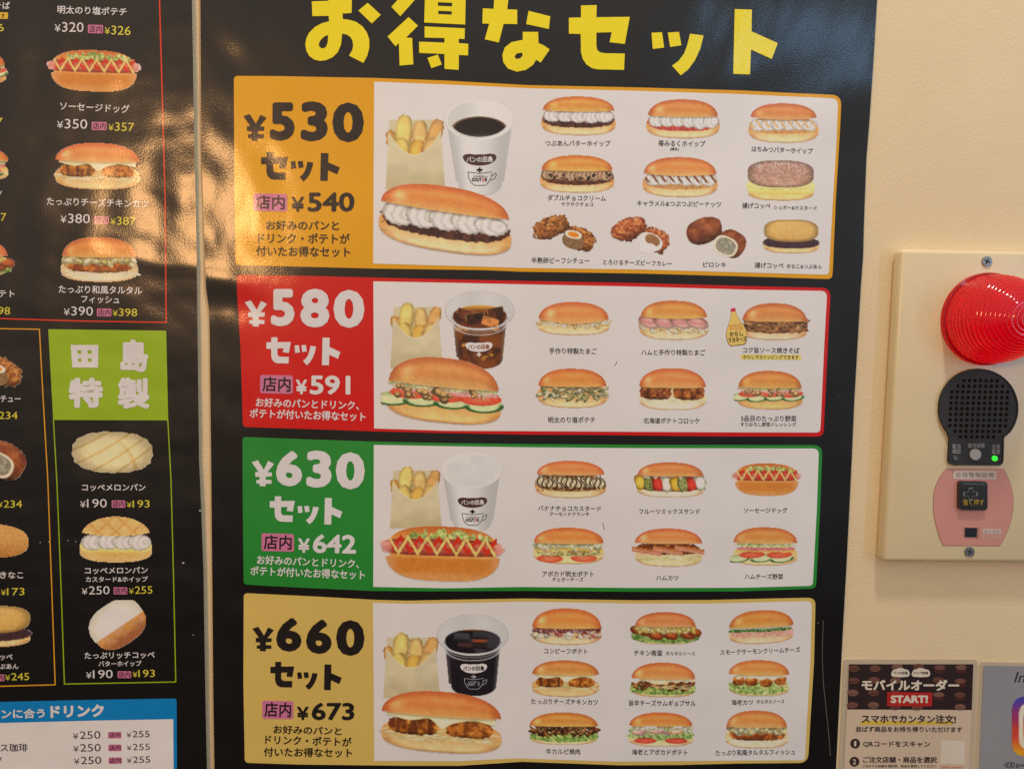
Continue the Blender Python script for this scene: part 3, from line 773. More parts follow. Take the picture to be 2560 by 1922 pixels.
def logo_pieces(fr, cx, cy, s, layer, bean, word, redletter=True, cupc=None, bold=.03):
    """printed shop mark on a cup: bean badge, plus sign and little coffee cup"""
    out = []
    b = [(-1,-.35),(-.9,-.72),(-.6,-.86),(-.3,-.70),(0,-.78),(.3,-.72),(.6,-.9),(.92,-.74),(1,-.3),(.88,.25),(.55,.72),(0,.92),(-.55,.74),(-.88,.25)]
    out.append(poly(fr, rounded([(cx + x * 125 * s, cy + y * 50 * s) for x, y in b], 22 * s), layer, bean))
    out.append(text(fr, 'パンの田島', cx - 96 * s, cy + 2 * s, cx + 96 * s, cy - 2 * s, 40 * s, word, layer + 1, bold))
    if cupc is not None:
        q = cy + 76 * s
        for a in ([(-22,-7),(22,-7),(22,7),(-22,7)], [(-7,-18),(7,-18),(7,18),(-7,18)]):
            out.append(poly(fr, [(cx + x * s, q + y * s) for x, y in a], layer + (0 if a[0][0] < -10 else .3), cupc))
        k = cy + 90 * s
        o = np.array([(-85,0),(0,12),(90,0),(82,45),(62,80),(40,98),(-35,98),(-62,78),(-80,42),(-85,0)], float)
        out.append(poly(fr, line_strip(np.array([(cx, k)]) + o * s, 5 * s), layer, cupc))
        h = np.array([(84,30),(118,8),(122,20),(108,48),(80,62)], float)
        out.append(poly(fr, line_strip(np.array([(cx, k)]) + h * s, 5 * s), layer, cupc))
        out.append(text(fr, 'COFFEE in', cx - 48 * s, k + 33 * s, cx + 56 * s, k + 33 * s, 13 * s, cupc, layer + 1, .01))
        out.append(text(fr, 'DOUT', cx - 56 * s, k + 56 * s, cx + 14 * s, k + 56 * s, 26 * s, cupc, layer + 1, .04, True))
        if redletter:
            out.append(text(fr, 'O', cx + 17 * s, k + 56 * s, cx + 36 * s, k + 56 * s, 26 * s, INK('red_letter_ink', (200,40,40)), layer + 1, .04, True))
        out.append(text(fr, 'R', cx + 39 * s, k + 56 * s, cx + 56 * s, k + 56 * s, 26 * s, cupc, layer + 1, .04, True))
    return out

def f_cup(p, kind):
    s = p; s.smooth = True
    iced = kind in ('tea', 'icedcoffee')
    ryc, rr = (.46, .50) if iced else (.58, .417)
    if kind == 'milk': ryc, rr = .56, .44
    # tapered body
    t = (ryc - s.Y) / (ryc + 1)
    if iced: bw = .80 - .16 * np.clip(t, 0, 1)
    else: bw = .985 - .33 * np.clip(t, 0, 1.2)
    cx = .03 * t if not iced else .0
    d = np.maximum(np.maximum(s.Y - (ryc - (.25 if iced else 0)), -1.02 - s.Y), (np.abs(s.X - cx) - bw) * s.asp)
    d2, u, v = s.el(.03, -.72, .66 if not iced else .64, .30, 2.2)
    d = np.where(s.Y < -.72, np.maximum(d, d2), d)
    u = (s.X - cx) / bw
    if not iced:
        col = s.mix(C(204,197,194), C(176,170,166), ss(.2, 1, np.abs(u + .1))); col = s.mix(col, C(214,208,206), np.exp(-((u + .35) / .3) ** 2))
        s.paint(s.m(d), col)
        d, u, v = s.el(0, ryc, .985, rr, 2.0)
        s.paint(s.m(d), s.mix(C(222,216,210), C(196,190,182), ss(.4, -.6, u)))
        s.paint(s.m(np.abs(d) - .012), C(226,222,219))
        if kind == 'coffee':
            dd, u, v = s.el(.0, ryc - .20, .83, .27, 2.0)
            c = s.mix(C(34,22,20), C(70,62,64), ss(-.25, -.6, v)); c = s.mix(c, C(112,80,54), ss(.86, .97, np.hypot(u, v)))
            s.paint(s.m(np.maximum(dd, d + .05)), c)
        else:
            dd, u, v = s.el(0, ryc, .96, rr * .97, 2.0); s.paint(s.m(dd), C(206,199,194) * (.98 + .05 * s.n(5, 5, 3))[..., None])
    else:
        dark = kind == 'icedcoffee'
        if dark: col = s.mix(C(44,34,40), C(26,20,24), ss(-.3, .8, s.n(3, 3, 2)))
        else:
            col = s.mix(C(122,62,22), C(66,30,14), ss(.35, .7, s.fbm(3.5, 2))); col = s.mix(col, C(206,140,56), ss(.66, .82, s.fbm(5, 6)))
        col = s.mix(col, C(150,140,138), .45 * ss(.8, 1, np.abs(u)))
        s.paint(s.m(d), col)
        d, u, v = s.el(0, ryc, .985, rr, 2.0)
        s.paint(s.m(d), C(201,193,190) * (.985 + .02 * np.sin(6 * u))[..., None]); s.paint(s.m(np.abs(d) - .008), C(176,170,168))
        s.paint(s.m(np.abs(d + .06) - .004) * .6, C(188,182,180))
        dd, u, v = s.el(.0, .30, .78, .29, 2.2)
        if dark:
            c = s.mix(C(22,17,20), C(58,52,58), ss(.5, .8, s.n(3, 3, 12))); c = s.mix(c, C(150,70,20), ss(.8, 1.0, v) )
            s.paint(s.m(dd), c)
            for x, y, w, h, cc in ((-.3,.40,.22,.11,C(62,58,64)), (.22,.45,.22,.10,C(52,48,54)), (-.22,.2,.2,.07,C(70,44,40)), (.2,.20,.22,.08,C(44,30,30))):
                e, u2, v2 = s.el(x, y, w, h, 5, -4); s.paint(s.m(e), s.mix(cc, C(26,20,22), ss(.1, -1, v2)))
            e, u2, v2 = s.el(.2, .32, .2, .03, 4); s.paint(s.m(e), C(150,66,28))
        else:
            c = s.mix(C(104,48,18), C(52,22,12), ss(.4, .7, s.n(3, 3, 12))); c = s.mix(c, C(206,150,56), ss(.35, 1.0, v)); s.paint(s.m(dd), c)
            for x, y, w, h, rt, cc in ((-.40,.36,.26,.13,-14,C(64,30,16)), (.46,.40,.24,.14,10,C(58,28,16)), (-.12,.26,.28,.14,8,C(38,17,10)), (.30,.17,.24,.11,-16,C(128,78,40))):
                e, u2, v2 = s.el(x, y, w, h, 9, rt); face = s.mix(cc, cc * 2.2, ss(.2, .75, s.n(9, 9, 14)) * .6)
                s.paint(s.m(e), s.mix(face, C(206,156,92), ss(.86, .97, np.maximum(np.abs(u2), np.abs(v2))) * (v2 > -.2) * .75))
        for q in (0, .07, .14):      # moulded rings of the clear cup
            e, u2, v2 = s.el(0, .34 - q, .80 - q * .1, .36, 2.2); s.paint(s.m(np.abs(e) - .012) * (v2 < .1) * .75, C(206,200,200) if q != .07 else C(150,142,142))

# ------------------------------------------------------------------ WALL
def box_mesh(name, lo, hi, mat, parent=None, bevel=0.0, seg=3):
    bm = bmesh.new()
    bmesh.ops.create_cube(bm, size=1)
    for v in bm.verts:
        v.co = [lo[i] + (v.co[i] + .5) * (hi[i] - lo[i]) for i in range(3)]
    if parent is not None:
        b = base_of(parent)
        for v in bm.verts: v.co = v.co - b
    if bevel:
        bmesh.ops.bevel(bm, geom=bm.edges[:], offset=bevel, segments=seg, affect='EDGES', profile=.5)
    me = bpy.data.meshes.new(name); bm.to_mesh(me); bm.free()
    me.materials.append(mat)
    o = link(name, me, parent)
    if bevel:
        for p in me.polygons: p.use_smooth = True
        me.set_sharp_from_angle(angle=math.radians(40))
    return o

def wall_mat():
    m, nt, b = node_mat('cream_textured_wallpaper')
    N, L = nt.nodes, nt.links
    g = N.new('ShaderNodeNewGeometry')
    n0 = N.new('ShaderNodeTexNoise'); n0.inputs['Scale'].default_value = 5.0; n0.inputs['Detail'].default_value = 6.0
    L.new(g.outputs['Position'], n0.inputs['Vector'])
    r = N.new('ShaderNodeValToRGB')
    r.color_ramp.elements[0].position = .3; r.color_ramp.elements[0].color = (0.76, 0.61, 0.375, 1)
    r.color_ramp.elements[1].position = .75; r.color_ramp.elements[1].color = (0.84, 0.675, 0.42, 1)
    L.new(n0.outputs['Fac'], r.inputs[0]); L.new(r.outputs[0], b.inputs['Base Color'])
    b.inputs['Roughness'].default_value = .62; b.inputs['Specular IOR Level'].default_value = .3
    n1 = N.new('ShaderNodeTexNoise'); n1.inputs['Scale'].default_value = 330.0; n1.inputs['Detail'].default_value = 3.0; n1.inputs['Distortion'].default_value = .6
    n2 = N.new('ShaderNodeTexNoise'); n2.inputs['Scale'].default_value = 60.0; n2.inputs['Detail'].default_value = 2.0
    for q in (n1, n2): L.new(g.outputs['Position'], q.inputs['Vector'])
    b2 = N.new('ShaderNodeBump'); b2.inputs['Strength'].default_value = .12; b2.inputs['Distance'].default_value = .002
    L.new(n2.outputs['Fac'], b2.inputs['Height'])
    b1 = N.new('ShaderNodeBump'); b1.inputs['Strength'].default_value = .5; b1.inputs['Distance'].default_value = .0006
    L.new(n1.outputs['Fac'], b1.inputs['Height']); L.new(b2.outputs[0], b1.inputs['Normal'])
    L.new(b1.outputs[0], b.inputs['Normal'])
    return m
w = box_mesh('wall', (-1.6, 0.0, 0.4), (1.7, 0.12, 2.6), wall_mat())
prop(w, kind='structure')

# ------------------------------------------------------------------ poster sheets
def sheet(name, outline, disp, parent):
    """one sheet of poster stock with its thin white paper edge"""
    v, f = tri(outline)
    o = emit(name, [(v, f, 0, M_BLACK)], disp, parent)
    out = []
    n = len(outline)
    for i in range(n):
        a, b = outline[i], outline[(i + 1) % n]
        k = max(1, int(np.linalg.norm(b - a) / 16))
        out += [a + (b - a) * j / k for j in range(k)]
    out = np.array(out); m = len(out)
    base = np.array(base_of(parent))
    fr_ = surf(out, disp, 0) - base; bk = fr_ + np.array([0, .0005, 0])
    me = bpy.data.meshes.new(name + '_edge')
    me.from_pydata(np.concatenate([fr_, bk]).tolist(), [], [[i, (i + 1) % m, m + (i + 1) % m, m + i] for i in range(m)])
    me.materials.append(M_EDGE)
    link('paper_edge', me, parent)
    return o

main = empty('set_menu_poster', tuple(P([(1310, 1940)], 3)[0]), 'big black glossy poster with four coloured set price panels under yellow lettering', 'poster')
O_MAIN = np.array([(499,-60),(501,0),(503.3,380),(506.3,450),(511,602),(515,720),(519,750),(522.8,780),(524.2,830),(528.3,1200),(533,1719),(536,1922),(537,1985),
                   (2088,1985),(2090,1922),(2098,1760),(2106,1600),(2117,1400),(2128,1180),(2136,1000),(2144,860),(2152,720),(2158,640),(2160,560),(2166,400),(2174,300),(2184,150),(2193,0),(2197,-60)], float)
sheet('sheet', O_MAIN, disp_set, main)

YEL = M_YEL
title = []
o_out = [(945,112),(948,150),(900,162),(850,188),(810,228),(790,268),(783,310),(791,355),(812,390),(845,414),(885,423),(930,417),(972,398),(1008,362),(1030,310),(1038,235),
         (1068,240),(1095,258),(1110,285),(1114,318),(1107,350),(1085,387),(1185,437),(1212,385),(1226,330),(1225,275),(1208,225),(1178,184),(1135,154),(1090,140),(1042,134),(1041,96),
         (1103,92),(1105,-2),(1041,2),(1041,-90),(942,-90),(943,8),(828,12),(832,114)]
o_hole = [(942,243),(912,256),(888,280),(876,305),(880,325),(895,336),(912,336),(928,324),(938,295)]
title.append(poly(T1, o_out, 3, YEL, [o_hole]))
title.append(poly(T1, [(1215,22),(1305,105),(1243,165),(1150,75)], 3, YEL))
title.append(poly(T1, [(1378,50),(1440,115),(1555,-15),(1490,-75)], 3, YEL))
title.append(poly(T1, [(1497,120),(1562,180),(1480,262),(1522,265),(1530,447),(1435,455),(1430,300),(1407,323),(1352,255)], 3, YEL))
title.append(poly(T1, [(1612,-80),(1893,-80),(1888,172),(1605,158)], 3, YEL, [[(1700,18),(1798,22),(1798,47),(1700,43)], [(1702,77),(1796,81),(1796,104),(1702,100)]]))
title.append(poly(T1, [(1608,185),(1886,198),(1884,272),(1845,270),(1843,300),(1910,305),(1908,385),(1845,382),(1843,485),(1745,478),(1745,375),(1570,368),(1570,290),(1745,297),(1745,265),(1608,262)], 3, YEL))
title.append(poly(T1, [(1627,402),(1700,380),(1727,448),(1655,473)], 3, YEL))
title.append(poly(Z0, [(1236,-10),(1272,-10),(1268,24),(1293,25),(1293,61),(1259,60.5),(1247,107),(1212,99),(1223,60),(1206,59.7),(1207,21.7),(1234,23)], 3, YEL))
title.append(poly(T2, [(180,62),(300,92),(292,162),(167,135)], 3, YEL))
title.append(poly(T2, [(148,178),(233,178),(235,240),(265,253),(297,275),(247,348),(222,332),(205,360),(165,388),(115,398),(65,380),(40,345),(35,305),(48,265),(85,235),(148,222)], 3, YEL,
                  [[(102,314),(115,297),(145,293),(147,310),(132,325),(112,328)]]))
title.append(poly(T2, G_SE, 3, YEL))
for g in G_TU: title.append(poly(T2, g, 3, YEL))
title.append(poly(T2, G_TO, 3, YEL))
emit('title_lettering', title, disp_set, main)

# outlines of the four panels: coloured plate, white field
PANELS = [
 dict(name='golden yellow panel priced 530 yen', mat=INK('golden_panel_ink', (204,140,4)), ltr=M_DARK, fr=(Z1, Z2),
  out=[(584.7,190.3,11),(700,191),(800.5,193),(935,195.5),(1110,202),(1320,213.5),(1596.6,219.3),(1856,226.7),(1967,232.6),(2104,238.5,26),(2100.7,311),(2089.6,496.6),(2082,674.5),(2080,698,26),(1856,691),(1596.6,683.8),(1300,679.3),(1213,675.5),(934,671.5),(800,668),(589,663,11),(585.8,455)],
  inn=[(935.5,204.7),(1110,211.6),(1320,221.2),(1596.6,227.8),(1856,236),(1967,241.5),(2095.5,247,18),(2091.5,348.3),(2080.3,533.6),(2073,670.8),(2071.5,687,18),(1856,681.2),(1596.6,673.8),(1300,670),(1213,667.2),(932.8,659)]),
 dict(name='red panel priced 580 yen', mat=INK('red_panel_ink', (188,10,6)), ltr=M_LETTER, fr=(Z3, Z4),
  out=[(590.7,687.4,10),(780.7,690),(933,694),(1115,698.4),(1310,702.3),(1596.6,707.8),(1856,715),(2077,720,24),(2069,875),(2060,1060.7),(2058,1091,26),(1782,1090.4),(1522,1087.4),(1310,1086.2),(1081.8,1081.5),(933,1078),(747,1071.4),(607,1067,11),(601.7,880.7),(593.4,747)],
  inn=[(933.3,703.4),(1115,706.8),(1310,711),(1596.6,716.7),(1856,724),(2068,727.5,17),(2060,875),(2051.8,1060.7),(2050,1081,18),(1782,1080.3),(1300,1077.4),(1115,1076.5),(935.3,1070.8)]),
 dict(name='green panel priced 630 yen', mat=INK('green_panel_ink', (34,120,42)), ltr=M_LETTER, fr=(Z5, Z6),
  out=[(606,1091.7,10),(780.7,1098.4),(934.6,1103.4),(1115,1107.4),(1310,1109.6),(1596.6,1111.5),(1856,1111.8),(2056,1112.6,22),(2050.7,1265),(2041.4,1443),(2040,1470.5,24),(1856,1477.4),(1596.6,1478.5),(1310,1476.3),(1081.8,1477.5),(933.6,1476.5),(747.3,1468),(609,1460.5,10),(606.8,1247)],
  inn=[(934.6,1111.8),(1115,1115),(1310,1117.7),(1596.6,1120),(1860,1120.6),(2047.3,1120.8,16),(2042.5,1265),(2033,1443),(2032,1463.5,17),(1856,1468.5),(1596.6,1469),(1300,1466.6),(1115,1469.8),(933,1466.4)]),
 dict(name='khaki gold panel priced 660 yen', mat=INK('khaki_panel_ink', (196,162,84)), ltr=M_DARK, fr=(Z7, Z8),
  out=[(609.4,1481.7,10),(780.7,1490),(933.6,1498.4),(1015,1500.8),(1182,1497.4),(1310,1495.5),(1586.6,1499.7),(1772,1499),(2039,1493,20),(2035,1655),(2025.8,1803.6),(2020,1906,24),(1846,1907.4),(1697.8,1911),(1549.5,1911.9),(1305,1903),(1148.8,1913),(1015,1913),(747.3,1910),(612,1905.5,10),(608.4,1704)],
  inn=[(932.3,1506),(1015,1508.5),(1182,1506),(1310,1503.2),(1586.6,1508),(1772,1507.8),(2030,1502,14),(2025.8,1655),(2012.9,1881.5),(2012,1899.5,18),(1846,1900),(1549.5,1903),(1290,1894.5),(1148.8,1901.6),(935.6,1901)]),
]
def outline(q): return rounded([(a[0], a[1]) for a in q], [a[2] if len(a) > 2 else 0 for a in q], 7)

panels = []
for pd in PANELS:
    v, f = tri(outline(pd['out']))
    po = emit('set_panel', [(v, f, 1, pd['mat'])], disp_set, main, pd['name'])
    v, f = tri(outline(pd['inn']))
    emit('white_field', [(v, f, 2, M_WHITE)], disp_set, po)
    panels.append(po)

PRICE = [
 (Z1, [('y',140,308,310,502),('5',333,222,515,500),('3',558,215,755,505),('0',788,223,1018,512)], [(270,582,465,785),(485,648,650,797),(700,590,843,793)],
  (215,885,460,1010), ('¥540',490,947,950,947,142), [('お好みのパンと',305,1116,838,1120,66),('ドリンク・ポテトが',247,1210,915,1216,72),('付いたお得なセット',233,1304,918,1312,72)]),
 (Z3, [('y',95,212,262,408),('5',290,127,468,405),('8',510,125,728,415),('0',758,133,990,418)], [(257,487,440,683),(468,545,628,697),(672,490,810,697)],
  (210,768,455,905), ('¥591',477,842,885,845,144), [('お好みのパンとドリンク、',178,973,950,998,64),('ポテトが付いたお得なセット',132,1055,998,1082,66)]),
 (Z5, [('y',147,210,315,405),('6',328,140,525,405),('3',555,137,745,415),('0',775,150,993,428)], [(282,478,470,670),(490,550,648,688),(690,490,825,690)],
  (220,755,463,887), ('¥642',492,830,928,838,142), [('お好みのパンとドリンク、',187,953,950,985,64),('ポテトが付いたお得なセット',137,1035,993,1068,66)]),
 (Z7, [('y',152,287,313,470),('6',330,220,520,473),('6',553,232,745,490),('0',778,237,990,505)], [(287,548,465,740),(487,625,640,757),(687,567,820,760)],
  (226,838,458,972), ('¥673',485,918,915,920,132), [('お好みのパンと',310,1053,820,1068,60),('ドリンク・ポテトが',248,1130,893,1150,66),('付いたお得なセット',237,1222,898,1230,66)]),
]
for po, pd, (fr, digits, st, tg, sub, desc) in zip(panels, PANELS, PRICE):
    lm = pd['ltr']
    pcs = []
    for ch, *bx in digits:
        if ch == 'y': pcs += fit([G_YEN], bx, fr, 3, lm)
        else: pcs.append(big(fr, ch, *bx, lm))
    emit('price_lettering', pcs, disp_set, po)
    emit('set_lettering', fit([G_SE], st[0], fr, 3, lm) + fit(G_TU, st[1], fr, 3, lm) + fit([G_TO], st[2], fr, 3, lm), disp_set, po)
    emit('dine_in_tag', tag_pieces(fr, *tg, slope=.02, bold=.02), disp_set, po)
    emit('dine_in_price', price(fr, *sub, lm, 3, .030), disp_set, po)
    emit('set_description', [text(fr, *d, lm, 3, .024) for d in desc], disp_set, po)

ITEMS = [   # panel, painter, box, label, caption lines
 (0, f_anko, (142,108,648,378), 'bun with bean paste and white piped cream', [('つぶあんバターホイップ',170,428,610,430,38)]),
 (0, f_ichigo, (850,128,1348,398), 'bun with red jam and whipped cream', [('苺みるくホイップ',933,428,1250,433,40),('(練乳)',1012,467,1073,468,20)]),
 (0, f_honey, (1540,155,2015,428), 'bun with honey striped whipped cream', [('はちみつバターホイップ',1563,466,1975,482,38)]),
 (0, f_choco, (133,505,637,765), 'bun with tan cream and chocolate chips', [('ダブルチョコクリーム',185,795,580,800,38),('サクサクチョコ',277,838,492,840,28)]),
 (0, f_caramel, (825,517,1335,795), 'bun with caramel striped whipped cream', [('キャラメル&つぶつぶピーナッツ',790,832,1357,840,38)]),
 (0, f_sugar, (1525,542,1992,818), 'sugar dusted bun with yellow custard', [('揚げコッペ',1498,848,1690,851,38),('シュガー&カスタード',1712,860,2002,866,28)]),
 (0, f_stew, (70,908,510,1152), 'fried bread cut open on soft egg', [('半熟卵ビーフシチュー',77,1217,468,1220,40)]),
 (0, f_curry, (603,912,1013,1175), 'fried bread cut open on melting cheese', [('とろけるチーズビーフカレー',562,1228,1025,1240,36)]),
 (0, f_pirosiki, (1110,908,1525,1207), 'smooth brown fried bread cut in half', [('ピロシキ',1235,1245,1390,1247,36)]),
 (0, f_kinako, (1637,940,2020,1172), 'flour dusted bun with dark bean paste', [('揚げコッペ',1583,1250,1778,1253,38),('きなこ&つぶあん',1800,1257,2038,1260,30)]),
 (1, f_egg, (112,172,612,402), 'bun with pale egg salad', [('手作り特製たまご',197,505,518,508,40)]),
 (1, f_hamegg, (803,162,1273,435), 'bun with folded pink ham and egg', [('ハムと手作り特製たまご',817,515,1250,517,38)]),
 (1, f_soba, (1490,180,1945,440), 'bun with brown fried noodles', [('コク旨ソース焼きそば',1503,500,1885,503,38)]),
 (1, f_chips, (115,620,592,893), 'bun with greenish potato crisps', [('明太のり塩ポテチ',190,970,508,970,40)]),
 (1, f_croq, (795,617,1263,908), 'bun with dark brown croquettes', [('北海道ポテトコロッケ',832,975,1213,977,38)]),
 (1, f_veg, (1455,635,1915,903), 'bun with tomato and cucumber slices', [('5品目のたっぷり野菜',1490,960,1865,962,38),('すりおろし野菜ドレッシング',1487,1000,1863,1002,28)]),
 (2, f_banana, (100,190,583,448), 'bun with banana and chocolate stripes', [('バナナチョコカスタード',122,513,547,516,36),('アーモンドクランチ',200,552,467,553,28)]),
 (2, f_fruit, (778,200,1250,445), 'bun with strawberries kiwi and banana', [('フルーツミックスサンド',803,535,1213,535,36)]),
 (2, f_dog, (1430,207,1898,432), 'small hot dog with ketchup and mustard', [('ソーセージドッグ',1510,528,1803,528,36)]),
 (2, f_avocado, (85,640,572,895), 'bun with potato salad cheese and tomato', [('アボカド明太ポテト',150,955,497,957,38),('チェダーチーズ',218,993,427,994,28)]),
 (2, f_hamkatsu, (763,645,1240,910), 'bun with sliced breaded ham cutlet', [('ハムカツ',918,982,1070,982,36)]),
 (2, f_hamveg, (1430,637,1880,905), 'bun with ham cheese and vegetables', [('ハムチーズ野菜',1515,973,1775,974,36)]),
 (3, f_corned, (105,132,578,385), 'bun with pink corned beef', [('コンビーフポテト',190,422,482,426,36)]),
 (3, f_nanban, (768,157,1248,385), 'bun with glazed chicken and egg sauce', [('チキン南蛮',795,435,987,437,38),('タルタルソース',1010,439,1208,440,28)]),
 (3, f_salmon, (1430,140,1880,383), 'bun with salmon green leaf and cream cheese', [('スモークサーモンクリームチーズ',1377,433,1917,413,36)]),
 (3, f_katsu, (103,482,565,735), 'small bun with cheese covered cutlet', [('たっぷりチーズチキンカツ',102,762,553,768,38)]),
 (3, f_samgyeop, (760,497,1227,740), 'bun with grilled pork and white sauce', [('旨辛チーズサムギョプサル',762,773,1212,776,38)]),
 (3, f_ebi, (1422,480,1857,733), 'bun with four round fried cutlets', [('海老カツ',1453,770,1600,768,36),('タルタルソース',1622,764,1810,762,28)]),
 (3, f_karubi, (78,833,567,1060), 'bun with dark grilled beef on lettuce', [('牛カルビ焼肉',202,1100,433,1101,38)]),
 (3, f_shrimp, (740,833,1213,1072), 'bun with shrimps and tomato slices', [('海老とアボカドポテト',782,1103,1157,1107,38)]),
 (3, f_fish, (1408,820,1840,1085), 'bun with fried fish and chunky sauce', [('たっぷり和風タルタルフィッシュ',1347,1110,1882,1102,38)]),
]
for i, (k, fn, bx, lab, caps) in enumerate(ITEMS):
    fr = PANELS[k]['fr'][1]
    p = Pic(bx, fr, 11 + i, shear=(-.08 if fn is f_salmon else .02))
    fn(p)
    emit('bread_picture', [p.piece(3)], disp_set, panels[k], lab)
    pcs = [text(fr, *c, M_CAP, 3, .016) for c in caps]
    emit('bread_caption', pcs, disp_set, panels[k])

# the large set pictures
for k, fr, cup, fries, bun in ((0, Z1, ('coffee', (1613,205,2103,890)), (1165,290,1615,858), (f_anko, (1125,795,2093,1343))),
                               (1, Z3, ('tea', (1590,127,2112,720)), (1175,207,1580,720), (f_veg, (1140,617,2025,1150))),
                               (2, Z5, ('milk', (1567,157,2010,740)), (1172,235,1572,720), (f_dog, (1113,693,2037,1122))),
                               (3, Z7, ('icedcoffee', (1530,180,2067,800)), (1122,312,1560,820), (f_katsu, (1110,752,2020,1245)))):
    p = Pic(fries, fr, 91 + k); f_fries(p)
    emit('fries_picture', [p.piece(3)], disp_set, panels[k])
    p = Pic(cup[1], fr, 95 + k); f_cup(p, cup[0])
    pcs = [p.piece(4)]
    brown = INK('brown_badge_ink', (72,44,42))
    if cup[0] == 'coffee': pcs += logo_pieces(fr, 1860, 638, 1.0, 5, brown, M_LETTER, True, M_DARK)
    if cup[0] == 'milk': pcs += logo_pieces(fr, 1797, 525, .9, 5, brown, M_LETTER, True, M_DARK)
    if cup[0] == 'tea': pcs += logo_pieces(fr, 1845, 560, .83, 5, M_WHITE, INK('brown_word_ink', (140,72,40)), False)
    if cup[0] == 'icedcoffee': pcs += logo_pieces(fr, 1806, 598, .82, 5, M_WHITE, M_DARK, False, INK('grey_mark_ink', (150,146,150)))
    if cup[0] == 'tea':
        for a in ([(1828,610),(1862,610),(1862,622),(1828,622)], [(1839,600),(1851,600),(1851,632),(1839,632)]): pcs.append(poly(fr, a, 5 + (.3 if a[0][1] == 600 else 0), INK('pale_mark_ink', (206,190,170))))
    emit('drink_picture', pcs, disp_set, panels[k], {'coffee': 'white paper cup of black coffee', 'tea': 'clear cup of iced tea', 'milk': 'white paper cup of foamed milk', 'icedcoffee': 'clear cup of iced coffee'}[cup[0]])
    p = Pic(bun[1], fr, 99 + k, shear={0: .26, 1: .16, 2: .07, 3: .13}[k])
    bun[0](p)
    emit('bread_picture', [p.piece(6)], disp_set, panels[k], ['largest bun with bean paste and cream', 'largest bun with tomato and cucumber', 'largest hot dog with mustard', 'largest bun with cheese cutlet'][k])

# mustard-mayonnaise bottle beside the noodle bun, and the highlighted note
bot = rounded([(1422,222),(1452,216),(1456,245),(1475,290),(1510,335),(1530,375),(1530,430),(1515,462),(1415,472),(1395,430),(1390,385),(1402,340),(1420,290),(1424,250)], 14)
bc = np.mean(bot, 0)
emit('bottle_picture', [poly(Z4, bc + (bot - bc) * np.array([1.03, 1.02]), 3, INK('brown_outline_ink', (110,70,40))), poly(Z4, bot * .98 + bc * .02, 4, INK('bottle_ink', (232,178,92))), poly(Z4, [(1421,220),(1453,215),(1455,238),(1424,242)], 5, INK('crimson_ink', (190,40,66))),
     text(Z4, 'トッピング', 1413,336,1490,330,20, INK('red_note_ink', (196,60,40)), 5, .02), text(Z4, 'サービス!!', 1413,357,1500,351,20, INK('red_note_ink', (196,60,40)), 5, .02),
     text(Z4, 'からし', 1413,393,1505,387,34, M_DARK, 5, .03), text(Z4, 'マヨネーズ', 1405,433,1528,424,34, M_DARK, 5, .03)], disp_set, panels[1])
emit('highlighted_note', [poly(Z4, rounded([(1490,528),(1896,532),(1894,566),(1490,562)], 5), 3, INK('pale_yellow_ink', (228,190,96))), text(Z4, 'からしマヨトッピングできます', 1505,545,1880,548,28, M_CAP, 4, .014)], disp_set, panels[1])

# scratches and specks on the laminate
M_SCR = plain_mat('scratch_white', (0.16, 0.15, 0.145), .7)
for fr, pp, w, lay in ((Z8, [(2072,215),(2068,330),(2066,480),(2074,650),(2090,800),(2104,930),(2114,1040),(2120,1128)], 3.4, 1.2), (Z6, [(557,612),(563,632),(570,655)], 5, 3.2), (Z4, [(655,575),(648,590),(640,604)], 5, 3.2), (Z8, [(2032,232),(2042,234)], 6, 1.2), (Z4, [(2153,803),(2158,806)], 4, 1.2)):
    emit('scratch_mark', [poly(fr, line_strip(pp, w), lay, M_SCR)], disp_set, main)

# ------------------------------------------------------------------ menu poster on the left
menu = empty('menu_poster', tuple(P([(250, 1940)], 3)[0]), 'black glossy bread menu poster cut off by the left edge, with green and blue boxes', 'poster')
O_MENU = np.array([(-110,-60),(479,-60),(480,0),(482,114),(486,380),(487,425),(491,602),(494,820),(498,1150),(501,1215),(508.7,1419),(513.4,1719),(517.7,1922),(519,1985),(-110,1985)], float)
sheet('sheet', O_MENU, disp_menu, menu)
RED, ORG, LIME = INK('red_line_ink', (206,46,24)), INK('orange_line_ink', (206,140,30)), INK('lime_ink', (136,160,20))
def band_pts(fr, pts, w): return poly(fr, line_strip(pts, w), 1, None)
def lines(name, mat, segs):
    emit(name, [(*poly(fr, line_strip(p, w), 1 + .2 * i, mat)[:2], 1 + .2 * i, mat) for i, (fr, p, w) in enumerate(segs)], disp_menu, menu)
lines('frame_line', RED, [(Z0, [(396,-60),(398.7,0),(408.9,354),(413,500),(414.5,700),(415.3,806)], 3.2), (Z0, [(-100,795),(0,796.3),(200,802.5),(416.5,806)], 3.0)])
lines('frame_line', ORG, [(Z0, [(98.5,823),(108,1000),(119.5,1200),(129,1460),(138,1711)], 2.8), (Z0, [(-100,821),(0,821.7),(99.5,823)], 2.6), (Z0, [(-100,1716),(0,1714.5),(138.8,1710.8)], 2.8)])
gp = emit('green_box', [poly(Z0, [(120.6,823),(415.4,826.6),(420.5,1050.6),(133,1049.5)], 1, LIME)] +
     [(*poly(Z0, line_strip(q, 2.8), 1, LIME)[:2], 1.25 + .2 * i, LIME) for i, q in enumerate(([(133.5,1047),(142,1200),(152,1450),(161,1709)], [(419.5,1048),(427.5,1200),(434,1450),(439.4,1704)], [(160,1709),(440.5,1703.7)]))], disp_menu, menu, 'lime green box with white lettering')
W = M_LETTER
